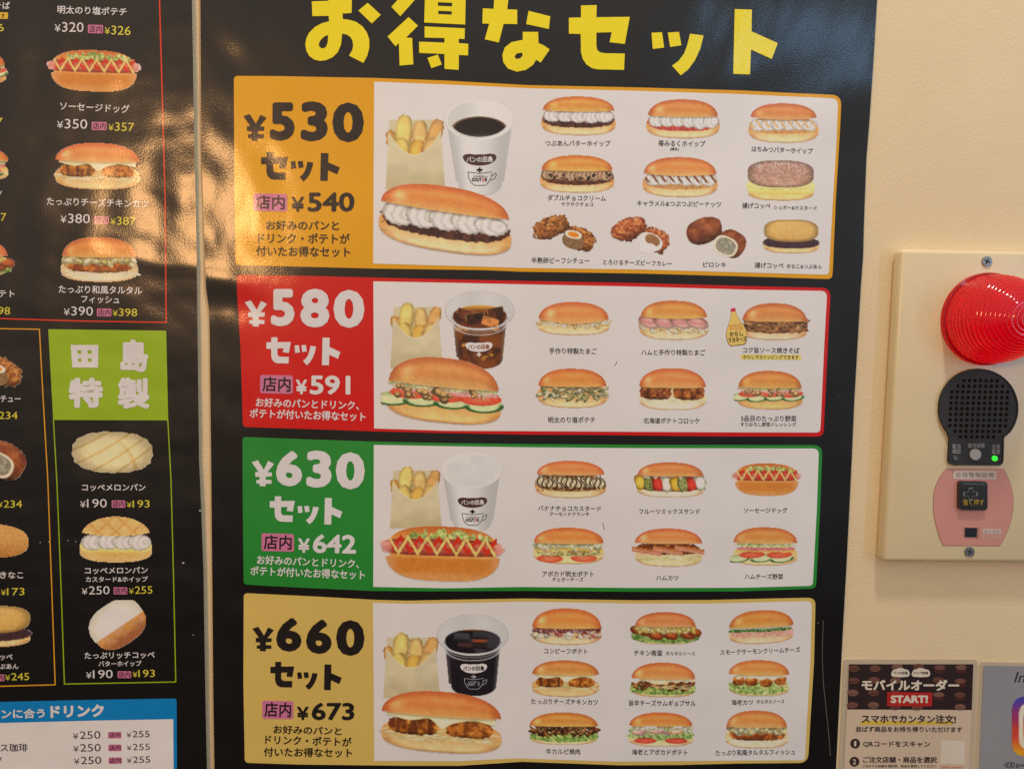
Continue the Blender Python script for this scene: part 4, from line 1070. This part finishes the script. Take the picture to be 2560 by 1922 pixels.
emit('box_lettering', [poly(L3, [(652,230),(908,230),(905,440),(668,438)], 3, W, [[(714,280),(750,280),(750,312),(716,312)], [(808,280),(846,280),(846,312),(810,312)], [(720,354),(752,354),(752,385),(722,385)], [(810,354),(845,354),(845,385),(812,385)]]),
     text(L3, '島', 1110, 330, 1368, 330, 300, W, 3, .05, True), text(L3, '特', 632, 670, 950, 672, 280, W, 3, .052, True), text(L3, '製', 1085, 675, 1382, 678, 292, W, 3, .045, True)], disp_menu, gp)

MENU = [ # painter, frame, box, label, shear, caption pieces, price pieces (frame, text, x0,y0,x1,y1,h,yellow)
 (f_dog, L1, (468,487,1387,917), 'hot dog with ketchup and mustard on the black menu', .07),
 (f_katsu, Z0, (136,356,351,476), 'bun with cheese covered cutlet on the black menu', .04),
 (f_fish, L2, (595,757,1370,1215), 'bun with fried fish and sauce on the black menu', .02),
 (f_veg, L1, (-760,480,78,850), None, .04),
 (f_hamveg, Z0, (-190,362,25,456), None, .04),
 (f_nanban, L2, (-780,765,142,1165), None, .04),
 (f_stew, L3, (-560,240,215,610), None, 0),
 (f_pirosiki, L3, (-600,960,245,1475), None, 0),
 (f_plain, L4, (-380,333,237,630), None, .1),
 (f_kinako, L4, (-370,1000,252,1342), None, -.06),
 (f_melon, L3, (658,1018,1416,1420), 'oval scored melon bread', .03),
 (f_melonwhip, L4, (632,288,1218,657), 'scored melon bread with whipped cream', 0),
 (f_rich, L4, (716,968,1174,1343), 'white iced bun lying at an angle', 0),
]
for i, (fn, fr, bx, lab, sh) in enumerate(MENU):
    p = Pic(bx, fr, 131 + i, shear=sh); fn(p)
    emit('bread_picture', [p.piece(3)], disp_menu, menu, lab)
CAPS = [[(L1,'明太のり塩ポテチ',567,97,1252,122,76)], [(L1,'ソーセージドッグ',592,1048,1278,1082,80)], [(L2,'たっぷりチーズチキンカツ',462,408,1467,437,78)],
        [(L2,'たっぷり和風タルタル',580,1275,1403,1290,78),(L2,'フィッシュ',803,1373,1180,1382,74)], [(L1,'焼きそば',-215,50,98,60,74)], [(L2,'カツ',-130,325,18,332,70)], [(L2,'ポテト',-105,1318,145,1322,72)],
        [(L3,'シチュー',-60,725,190,727,66)], [(L4,'きなこ',0,757,185,757,56)], [(L4,'揚げコッペ',-170,1410,100,1410,52),(L4,'つぶあん',-55,1488,147,1485,44)],
        [(L4,'コッペメロンパン',655,58,1162,58,56)], [(L4,'コッペメロンパン',678,722,1180,718,54),(L4,'カスタード&ホイップ',685,792,1180,790,44)], [(L4,'たっぷリッチコッペ',675,1400,1235,1393,54),(L4,'バターホイップ',787,1466,1130,1462,44)]]
for grp in CAPS:
    emit('bread_caption', [text(*g, W, 3, .016) for g in grp], disp_menu, menu)
PR = [(L1,'¥320',540,268,825,272,96),(L1,'¥350',563,1222,862,1228,94),(L2,'¥380',598,575,888,582,92),(L2,'¥390',630,1490,918,1493,88),(L4,'¥190',640,185,853,183,68),(L4,'¥250',653,880,875,877,66),(L4,'¥190',688,1549,900,1545,66)]
for g in PR: emit('price_lettering', price(*g, W), disp_menu, menu)
PY = [(L1,'¥326',1033,296,1290,308,88),(L1,'¥357',1070,1250,1325,1258,84),(L2,'¥387',1092,600,1340,604,80),(L2,'¥398',1112,1503,1355,1506,76),(L4,'¥193',1013,190,1195,188,58),(L4,'¥255',1030,878,1217,874,60),(L4,'¥193',1060,1544,1237,1540,58),
      (L1,'6',-22,273,38,275,76),(L1,'7',-30,1197,28,1197,62),(L2,'¥387',-180,560,62,565,78),(L2,'¥398',-140,1487,100,1490,76),(L3,'¥234',-70,878,162,880,68),(L4,'¥234',-20,190,175,190,58),(L4,'¥173',8,890,195,888,58),(L4,'¥245',42,1568,232,1566,58)]
for g in PY: emit('dine_in_price', price(*g, M_PRICEYEL), disp_menu, menu)
for fr, bx in ((L1,(868,247,1018,331)),(L1,(905,1205,1055,1286)),(L2,(930,557,1075,633)),(L2,(957,1466,1100,1543)),(L4,(892,160,1002,218)),(L4,(907,853,1017,910)),(L4,(940,1523,1048,1578)),(L4,(-70,1548,35,1602))):
    emit('dine_in_tag', tag_pieces(fr, *bx, slope=.015, bold=.012), disp_menu, menu)
emit('highlighted_note', [poly(L1, rounded([(-400,122),(80,126),(78,190),(-400,186)], 12), 1, INK('note_yellow_ink', (206,160,40))), text(L1, 'できます', -135,156,50,160,46, M_DARK, 2, .015)], disp_menu, menu)
BLUE = INK('blue_box_ink', (0,112,170))
bp = emit('blue_box', [poly(Z0, rounded([(-100,1755),(0,1753.7),(250,1748),(441.5,1745,),(442.5,1985),(-100,1985)], [0,0,0,7,0,0]), 1, BLUE),
     poly(Z0, [(-100,1807),(0,1806.3),(250,1800),(433,1796.7),(434.5,1985),(-100,1985)], 2, M_WHITE)], disp_menu, menu, 'blue drinks box with a white price list')
emit('box_lettering', [text(L5, 'パンに合う', -110,336,443,325,88, W, 3, .035), text(L5, 'ドリンク', 497,311,1028,298,118, W, 3, .05)], disp_menu, bp)
GREY = print_mat('slate_text_ink', (0.045, 0.04, 0.06))
for a in ([(L5,'¥250',718,541,992,536,76),(L5,'¥255',1250,531,1478,527,64)], [(L5,'¥250',722,666,995,662,76),(L5,'¥255',1252,658,1480,654,64)], [(L5,'¥250',730,790,1000,786,74),(L5,'¥255',1253,783,1483,779,64)], [(L5,'¥250',735,915,1003,911,74),(L5,'¥255',1255,908,1485,904,64)]):
    emit('drink_price', price(*a[0], GREY), disp_menu, bp)
    emit('dine_in_price', price(*a[1], GREY), disp_menu, bp)
for bx in ((1067,508,1198,572),(1070,633,1199,698),(1073,760,1203,823),(1076,886,1206,949)):
    emit('dine_in_tag', tag_pieces(L5, *bx, slope=-.015, bold=.012), disp_menu, bp)
emit('drink_name', [text(L5, 'アイス珈琲', -180, 668, 272, 662, 78, GREY, 3, .014)], disp_menu, bp)
emit('drink_name', [text(L5, 'ミルク', -200, 784, 18, 780, 66, GREY, 3, .012)], disp_menu, bp)
chip = plain_mat('bright_chip', (.55,.55,.57), .5)
for q in ([(1452,660),(1462,653),(1476,656),(1462,668)], [(1588,240),(1600,234),(1606,246),(1594,250)], [(1540,1232),(1547,1232),(1546,1240),(1541,1240)], [(316,494),(324,492),(325,499),(317,500)], [(385,489),(393,487),(394,494),(386,495)], [(540,480),(548,478),(549,485),(541,486)], [(600,488),(607,486),(608,492),(601,493)]):
    emit('scratch_mark', [poly(L4, rounded(q, 2), 1.2, chip)], disp_menu, menu)

# ------------------------------------------------------------------ emergency alarm on the right
pt = lambda fr, x, y, off: P(fr([(x, y)]), off)[0]
DEP = 17.0
tl, bl = P([(2252, 622)], DEP)[0], P([(2212, 1405)], DEP)[0]
sc_t, sc_b = P([(2468.6, 653)], DEP)[0], P([(2424.9, 1379)], DEP)[0]
ax = (sc_t[0] + sc_b[0]) / 2; lx = (tl[0] + bl[0]) / 2
alarm = empty('emergency_alarm', (ax, 0, bl[2]), 'cream wall alarm box with red dome lamp, dark speaker and pink push button label', 'emergency alarm')
M_PLATE = plain_mat('aged_cream_plastic', (0.74, 0.62, 0.38), .28, .5, bump=(40, .08, .001))
box_mesh('cover_plate', (lx, -DEP * .001, bl[2]), (2 * ax - lx, -.0008, tl[2]), M_PLATE, alarm, .0045, 4)

def lathe(name, prof, center, mat, parent, seg=96, close=True):
    """profile (radius, outward) mm, axis out of the wall, centre = world point on the plate face"""
    V, F = [], []
    for r, h in prof:
        for k in range(seg):
            a = 2 * math.pi * k / seg
            V.append((center[0] + r * .001 * math.cos(a), center[1] - h * .001, center[2] + r * .001 * math.sin(a)))
    n = len(prof)
    for i in range(n - 1):
        for k in range(seg):
            q = (k + 1) % seg
            F.append([i * seg + k, i * seg + q, (i + 1) * seg + q, (i + 1) * seg + k])
    if close: F.append([(n - 1) * seg + k for k in range(seg)])
    me = bpy.data.meshes.new(name)
    b = np.array(base_of(parent))
    me.from_pydata((np.array(V) - b).tolist(), [], F)
    me.materials.append(mat)
    for p in me.polygons: p.use_smooth = True
    bm = bmesh.new(); bm.from_mesh(me); bmesh.ops.recalc_face_normals(bm, faces=bm.faces); bm.to_mesh(me); bm.free()
    me.set_sharp_from_angle(angle=math.radians(35))
    return link(name, me, parent)

def prism(name, pts_px, off0, off1, mat, parent, bevel=0.0, holes=(), label=None):
    """outline read at height off1 (mm), extruded straight back to off0"""
    v, f = tri(pts_px, holes)
    top = P(v, off1); bot = top.copy(); bot[:, 1] = -off0 * .001
    b = np.array(base_of(parent))
    n = len(v); F = [list(t) for t in f]
    bm = bmesh.new()
    tv = [bm.verts.new(q - b) for q in top]; bv = [bm.verts.new(q - b) for q in bot]
    for t in F:
        try: bm.faces.new([tv[i] for i in t])
        except ValueError: pass
    s = 0
    for loop in [pts_px] + list(holes):
        m = len(loop)
        for i in range(m):
            a, c = s + i, s + (i + 1) % m
            bm.faces.new([tv[a], tv[c], bv[c], bv[a]])
        s += m
    bmesh.ops.recalc_face_normals(bm, faces=bm.faces)
    me = bpy.data.meshes.new(name); bm.to_mesh(me); bm.free()
    # outward check
    me.update()
    if sum(p.normal[1] * p.area for p in me.polygons if abs(p.normal[1]) > .9) > 0: me.flip_normals()
    me.materials.append(mat)
    o = link(name, me, parent, label)
    if bevel:
        md = o.modifiers.new('soft_edge', 'BEVEL'); md.width = bevel; md.segments = 2; md.limit_method = 'ANGLE'; md.angle_limit = math.radians(50)
    return o

def circ(cx, cy, r, n=24): return np.array([(cx + r * math.cos(2 * math.pi * k / n), cy + r * math.sin(2 * math.pi * k / n)) for k in range(n)])

# dome lamp
def dome_mat():
    m = bpy.data.materials.new('red_ribbed_lamp_plastic'); m.use_nodes = True
    nt = m.node_tree; N, L = nt.nodes, nt.links
    b = N['Principled BSDF']; out = N['Material Output']
    b.inputs['Base Color'].default_value = (0.20, 0.001, 0.006, 1)
    b.inputs['Roughness'].default_value = .10
    b.inputs['Coat Weight'].default_value = 1.0; b.inputs['Coat Roughness'].default_value = .06
    tr = N.new('ShaderNodeBsdfTranslucent'); tr.inputs[0].default_value = (0.74, 0.001, 0.04, 1)
    g = N.new('ShaderNodeNewGeometry'); n0 = N.new('ShaderNodeTexNoise'); n0.inputs['Scale'].default_value = 30
    L.new(g.outputs['Position'], n0.inputs['Vector'])
    mr = N.new('ShaderNodeMapRange'); mr.inputs[3].default_value = .42; mr.inputs[4].default_value = .58
    L.new(n0.outputs['Fac'], mr.inputs[0])
    mx = N.new('ShaderNodeMixShader'); L.new(mr.outputs[0], mx.inputs[0])
    L.new(b.outputs[0], mx.inputs[1]); L.new(tr.outputs[0], mx.inputs[2]); L.new(mx.outputs[0], out.inputs['Surface'])
    return m
RD = 45.0
dc = P([(2464, 798)], DEP)[0]
RD = 1000 * (dc[0] - P([(2351, 798)], DEP)[0][0])
prof = [(RD, 0), (RD, 3.0), (RD * .985, 4.5), (RD * .95, 5.0), (RD * .945, 9)]
NR = 17
for i in range(NR * 6 + 1):
    t = i / (NR * 6)
    a = t * math.pi / 2
    r = RD * .94 * math.cos(a) ** .80; h = 9 + 50 * math.sin(a) ** 1.05
    rib = .55 * abs(math.sin(math.pi * t * NR)) ** .7
    prof.append((max(r + rib * math.cos(a), .3), h + rib * math.sin(a)))
lathe('lamp_dome', prof, dc, dome_mat(), alarm)
bulb = lathe('lamp_bulb', [(8, 2), (8, 34), (7, 40), (4, 43), (1, 44)], dc, plain_mat('lit_lamp_element', (.8,.2,.2), .4, emit=((1.0, .06, .20), 5.2)), alarm, 24)

# speaker plate with real holes
spk = [(A2.o[0] + x / A2.k, A2.o[1] + y / A2.k) for x, y in
       [(1088,583),(1085,740),(1080,775),(1060,795),(700,793),(677,780),(667,755),(678,590),(660,560)]]
arc = [A2([(897 + 300 * math.cos(a), 363 + 298 * math.sin(a))])[0] for a in np.linspace(math.radians(142), math.radians(398), 44)]
OUT_S = np.array([tuple(q) for q in arc] + [tuple(q) for q in spk[:-1]])
holes = []
rows = [(155,785,1035,7),(197,738,1076,9),(240,693,1114,11),(283,689,1112,11),(325,686,1110,11),(367,684,1107,11),(410,682,1104,11),(453,680,1102,11),(495,678,1099,11),(538,717,1054,9),(580,758,1008,7)]
for y, x0, x1, n in rows:
    for k in range(n):
        holes.append(A2(circ(x0 + (x1 - x0) * k / (n - 1), y + 2 * k / n, 14.8, 8)))
M_SPK = plain_mat('charcoal_speaker_plastic', (0.033, 0.031, 0.029), .55, .3, bump=(500, .15, .0003))
sp = prism('speaker_plate', OUT_S, DEP - .5, DEP + 2.5, M_SPK, alarm, 0, holes)
c = OUT_S.mean(0)
prism('speaker_cone', c + (OUT_S - c) * .93, DEP - .4, DEP + .25, plain_mat('black_speaker_cloth', (.010,.010,.010), .85), sp)
rim_in = c + (OUT_S - c) * np.array([.972, .976])
prism('speaker_rim', OUT_S, DEP + 2.5, DEP + 3.4, MATS['charcoal_speaker_plastic'], sp, 0, [rim_in])
M_LBL = plain_mat('grey_label_ink', (.36,.36,.36), .5)
fl = flat(DEP + 2.65)
emit('speaker_lettering', [text(A2, '電池', 697,651,760,651,34, M_LBL, 0, .0), text(A2, '確認', 697,689,760,689,34, M_LBL, 0, .0), text(A2, '電池試験', 815,645,942,645,34, M_LBL, 0, .0), text(A2, '交流', 996,654,1058,654,34, M_LBL, 0, .0), text(A2, '電源', 994,692,1056,692,34, M_LBL, 0, .0)], fl, sp)
prism('test_button', A2(circ(874, 713, 42)), DEP + 2, DEP + 4.2, plain_mat('light_grey_button', (.42,.40,.38), .45), sp, .0004)
prism('indicator_lamp', A2(circ(722, 739, 18)), DEP + 2, DEP + 3.6, plain_mat('unlit_grey_led', (.09,.09,.09), .3), sp, .0003, label='unlit grey indicator lamp')
prism('indicator_lamp', A2(circ(1020, 742, 20)), DEP + 2, DEP + 3.6, plain_mat('lit_green_led', (.02,.5,.02), .3, emit=((.03, 1.0, .02), .75)), sp, .0003, label='lit green indicator lamp')

# pink label, button and slot
lab = [(655,820),(1080,822),(1098,850),(1118,895),(1138,950),(1150,1005),(1157,1060),(1153,1130),(1140,1200),(1118,1270),(1090,1335),(1052,1398),(628,1397),(600,1330),(577,1250),(560,1165),(554,1085),(560,1000),(577,940),(605,885),(630,848)]
pk = prism('pink_label', A2(lab), DEP - .5, DEP + .5, plain_mat('pink_label_plastic', (.62, .28, .225), .4), alarm)
prism('label_rim', A2(np.array([np.mean(lab, 0) + (np.array(q) - np.mean(lab, 0)) * 1.012 for q in lab])), DEP - .5, DEP + .35, plain_mat('dull_red_rim', (.33,.15,.11), .5), pk)
fl = flat(DEP + .85)
M_LW = plain_mat('pale_label_white', (.62,.53,.46), .5)
TAUPE = plain_mat('taupe_ink', (.20,.13,.11), .5)
emit('name_plate', [poly(A2, rounded([(706,833),(1028,836),(1028,900),(702,897)], 9), 0, M_LW), text(A2, '非常警報設備', 722,866,1013,868,38, TAUPE, 1, 0)], fl, pk)
emit('maker_plate', [poly(A2, rounded([(928,1273),(1066,1276),(1064,1312),(925,1310)], 12), 0, M_LW), text(A2, '複合装置', 938,1292,1054,1294,22, plain_mat('faint_taupe_ink', (.34,.26,.22), .5), 1, 0)], fl, pk)
emit('maker_lettering', [text(A2, '日信防災', 924,1334,1063,1336,32, M_LW, 0, 0)], fl, pk)
bt = prism('push_button', A2(rounded([(766,914),(962,916),(963,1120),(942,1134),(748,1130),(752,925)], 26)), DEP, DEP + 4.5, plain_mat('smoky_black_button', (.016,.014,.013), .18, .5, coat=.5), pk, .0015)
fl = flat(DEP + 4.8)
M_PLUS = plain_mat('raised_cross_edge', (.20,.19,.18), .3)
cx, cy = 836, 1010
pl = [(cx-15,cy-48),(cx+15,cy-48),(cx+15,cy-16),(cx+52,cy-16),(cx+52,cy+16),(cx+15,cy+16),(cx+15,cy+48),(cx-15,cy+48),(cx-15,cy+16),(cx-56,cy+16),(cx-56,cy-16),(cx-15,cy-16)]
emit('button_lettering', [poly(A2, pl, 0, M_PLUS, [np.array([cx, cy]) + (np.array(pl) - [cx, cy]) * .82]),
     poly(A2, rounded([(775,928),(950,930),(948,940),(774,938)], 3), 0, plain_mat('painted_grey_reflection', (.09,.085,.08), .3)),  # reflection painted as a paler strip along the button's top edge
     text(A2, '強く押す', 776,1072,936,1074,46, plain_mat('yellow_button_ink', (.50,.33,.02), .5), 1, -.008)], fl, pk)
prism('key_slot_frame', A2(rounded([(786,1260),(902,1262),(900,1342),(785,1340)], 4)), DEP, DEP + .9, plain_mat('dusty_pink_frame', (.40,.19,.15), .5), pk, 0, [A2([(792,1265),(885,1266),(883,1337),(790,1336)])])
prism('key_slot', A2([(791,1264),(886,1265),(884,1338),(789,1337)]), DEP, DEP + .62, plain_mat('black_slot', (.006,.006,.008), .5), pk)
M_STEEL = plain_mat('dull_steel', (.30,.28,.25), .42, .5, .9)
for fr, x, y, r in ((A1, 1580, 352, 48), (A2, 830, 1447, 37)):
    s = prism('screw', fr(circ(x, y, r, 28)), DEP - .5, DEP + 1.3, M_STEEL, alarm, .0004)
    k = r * .6
    cr_ = np.array([(-.22,-1),(.22,-1),(.22,-.22),(1,-.22),(1,.22),(.22,.22),(.22,1),(-.22,1),(-.22,.22),(-1,.22),(-1,-.22),(-.22,-.22)])
    a = math.radians(25); rot = np.array([[math.cos(a), -math.sin(a)], [math.sin(a), math.cos(a)]])
    prism('cross_recess', fr(np.array([x, y]) + (cr_ @ rot.T) * k), DEP, DEP + 1.45, plain_mat('dark_screw_cross', (.03,.027,.025), .8), s)  # near-black cross laid over the screw head

# ------------------------------------------------------------------ laminated notices, lower right
def laminate_mat():
    m, nt, b = node_mat('clear_laminate_film')
    N, L = nt.nodes, nt.links
    b.inputs['Base Color'].default_value = (.60, .54, .44, 1); b.inputs['Roughness'].default_value = .22
    tr = N.new('ShaderNodeBsdfTransparent'); mx = N.new('ShaderNodeMixShader'); mx.inputs[0].default_value = .5
    L.new(tr.outputs[0], mx.inputs[1]); L.new(b.outputs[0], mx.inputs[2]); L.new(mx.outputs[0], N['Material Output'].inputs['Surface'])
    return m
M_LAM = laminate_mat()
note = empty('order_notice', tuple(P(B3([(940, 1900)]), 1)[0]), 'laminated beige mobile order notice with dark bread banner, beside the black poster', 'notice')
prism('laminate', B3(rounded([(222,212),(1706,212),(1640,1900),(140,1900)], [40,60,40,40])), .3, 1.2, M_LAM, note)
fp = flat(1.55)
emit('paper', [poly(B3, [(278,264),(1652,264),(1585,1840),(200,1840)], 0, plain_mat('beige_notice_paper', (.66,.52,.38), .4))], fp, note)
BAN = plain_mat('dark_brown_banner_ink', (.030,.016,.016), .35)
muted = [(.14,.055,.038),(.17,.068,.045),(.20,.10,.07)]
M_MUT = [plain_mat('muted_bread_ink_%s' % n, c, .4) for n, c in zip(('dark','mid','light'), muted)]
M_MUTD = plain_mat('muted_filling_ink', (.075,.018,.014), .4)
pcs = [poly(B3, [(278,264),(1652,264),(1635,769),(258,763)], 1, BAN)]
for j, (x, y, two) in enumerate([(335,312,0),(565,312,0),(810,298,0),(1045,295,0),(1280,300,1),(1515,298,1),(330,445,0),(555,440,0),(790,445,0),(1265,440,0),(1510,450,1),(320,580,0),(550,580,0),(785,590,0),(1268,600,1),(1502,602,1),(315,715,0),(545,715,0),(790,735,0),(1030,738,0),(1505,738,0)]):
    e = circ(0, 0, 1, 20) * np.array([62, 36 if not two else 28]); e = np.sign(e) * np.abs(e) ** 1.0
    if two:
        pcs.append(poly(B3, np.array([x, y + 42]) + circ(0, 0, 1, 20) * np.array([63, 24]), 2, M_MUTD))
    pcs.append(poly(B3, np.array([x, y]) + e, 3, M_MUT[j % 3]))
    if not two: pcs.append(poly(B3, np.array([x, y + 12]) + circ(0, 0, 1, 16) * np.array([56, 5]), 4, M_MUT[0] if j % 3 else M_MUTD))
emit('banner', [(q[0], q[1], q[2], q[3]) for q in pcs], fp, note)
WN = plain_mat('cream_white_notice_ink', (.74,.66,.54), .4)
DN = plain_mat('dark_notice_ink', (.035,.03,.035), .4)
bl_ = []
for cx0 in (846, 1072):
    q = [(-104,30),(-98,-8),(-80,-32),(-50,-38),(-20,-52),(20,-50),(52,-36),(84,-32),(100,-6),(103,28),(82,46),(40,48),(0,52),(-40,48),(-84,46)]
    bl_.append(poly(B3, rounded([(cx0 + x, 356 + y) for x, y in q], 16), 5, WN))
bl_.append(text(B3, 'パンの田島', 766,358,926,360,30, DN, 6, .03)); bl_.append(text(B3, 'コッペ田島', 986,358,1152,360,30, DN, 6, .03))
emit('shop_badges', bl_, fp, note)
emit('headline', [text(B3, 'モバイルオーダー', 415,496,1495,500,112, WN, 6, .045)], fp, note)
emit('start_button', [poly(B3, [(699,570),(1197,577),(1195,729),(695,725)], 5, plain_mat('red_button_ink', (.46,.018,.016), .4)), text(B3, 'START!', 738,650,1150,650,86, WN, 6, .05, True)], fp, note)
emit('notice_lettering', [poly(B3, [(405,890),(1430,895),(1428,930),(402,932)], 1, plain_mat('yellow_marker_ink', (.72,.50,.05), .4)), text(B3, 'スマホでカンタン注文!', 418,868,1460,873,88, DN, 2, .032), text(B3, '並ばず商品をお持ち帰りいただけます', 350,981,1530,986,58, DN, 2, .022)], fp, note)
BR = plain_mat('brown_step_ink', (.055,.025,.022), .4)
for y, s, num in ((1140, 0, '1'), (1340, -8, '2')):
    pc = [poly(B3, circ(345 + s, y, 55, 28), 1, BR), text(B3, num, 345 + s - (11 if num == '1' else 17), y, 345 + s + (11 if num == '1' else 17), y, 56, WN, 2, .012, True)]
    if num == '1': pc.append(text(B3, 'QRコードをスキャン', 432,1143,1175,1147,64, DN, 2, .022))
    else: pc += [text(B3, 'ご注文店舗・商品を選択', 430,1318,1250,1321,64, DN, 2, .024), text(B3, 'ご注文する店舗を選択後、商品を選択してください', 422,1388,1242,1390,30, DN, 2, .012)]
    emit('step_line', pc, fp, note)
emit('white_square', [poly(B3, [(1292,1105),(1560,1108),(1555,1368),(1284,1365)], 1, plain_mat('white_square_ink', (.74,.64,.52), .4)), text(B3, 'ご注文はこちらから!', 1282,1401,1535,1404,26, plain_mat('red_small_ink', (.5,.06,.04), .4), 2, .012)], fp, note)

soc = empty('social_notice', tuple(P(B3([(2400, 1900)]), 1)[0]), 'laminated grey notice with a colourful camera logo, lower right corner', 'notice')
prism('laminate', B3(rounded([(1728,238),(3180,268),(3130,1900),(1650,1900)], [40,40,40,40])), .3, 1.2, M_LAM, soc)
fs = flat(1.5)
emit('paper', [poly(B3, [(1768,280),(3140,306),(3090,1840),(1705,1840)], 0, plain_mat('grey_notice_paper', (.30,.30,.32), .4))], fs, soc)
CR = plain_mat('black_script_ink', (.02,.02,.03), .4)
v_, f_, l_, m_ = text(B3, 'Instagram', 2112,425,2800,436,150, CR, 2, .0, True)
v_ = v_ + np.stack([-(v_[:, 1] - v_[:, 1].mean()) * .28, np.zeros(len(v_))], 1)
emit('script_lettering', [(v_, f_, l_, m_)], fs, soc)
emit('account_lettering', [text(B3, '@pan_no_tajima', 1995,1376,2900,1392,70, CR, 2, .0, True)], fs, soc)
# camera logo: colour runs from violet at the top to orange at the bottom
p = Pic((2066,604,2800,1295), B3, 5, 2.0)
d, u, v = p.el(0, 0, .985, .985, 5.0)
t = (v + 1) / 2
col = p.mix(C(214,140,34), C(196,62,44), ss(.05, .38, t)); col = p.mix(col, C(150,46,96), ss(.40, .68, t)); col = p.mix(col, C(72,60,140), ss(.66, .95, t))
p.paint(p.m(d), col)
def ring(fn): p.paint(p.m(fn), C(214,196,168))
d1 = p.el(0, 0, .76, .76, 5.0)[0]; d2 = p.el(0, 0, .62, .62, 5.0)[0]; ring(np.maximum(d1, -d2))
d1 = p.el(0, 0, .39, .39)[0]; d2 = p.el(0, 0, .26, .26)[0]; ring(np.maximum(d1, -d2)); ring(p.el(.42, .42, .085, .085)[0])
emit('camera_logo', [p.piece(2)], fs, soc)

bpy.data.objects.remove(_to); bpy.data.curves.remove(_cu)
SC.cycles.max_bounces = 6
SC.cycles.sample_clamp_indirect = 1.2
SC.cycles.use_denoising = False
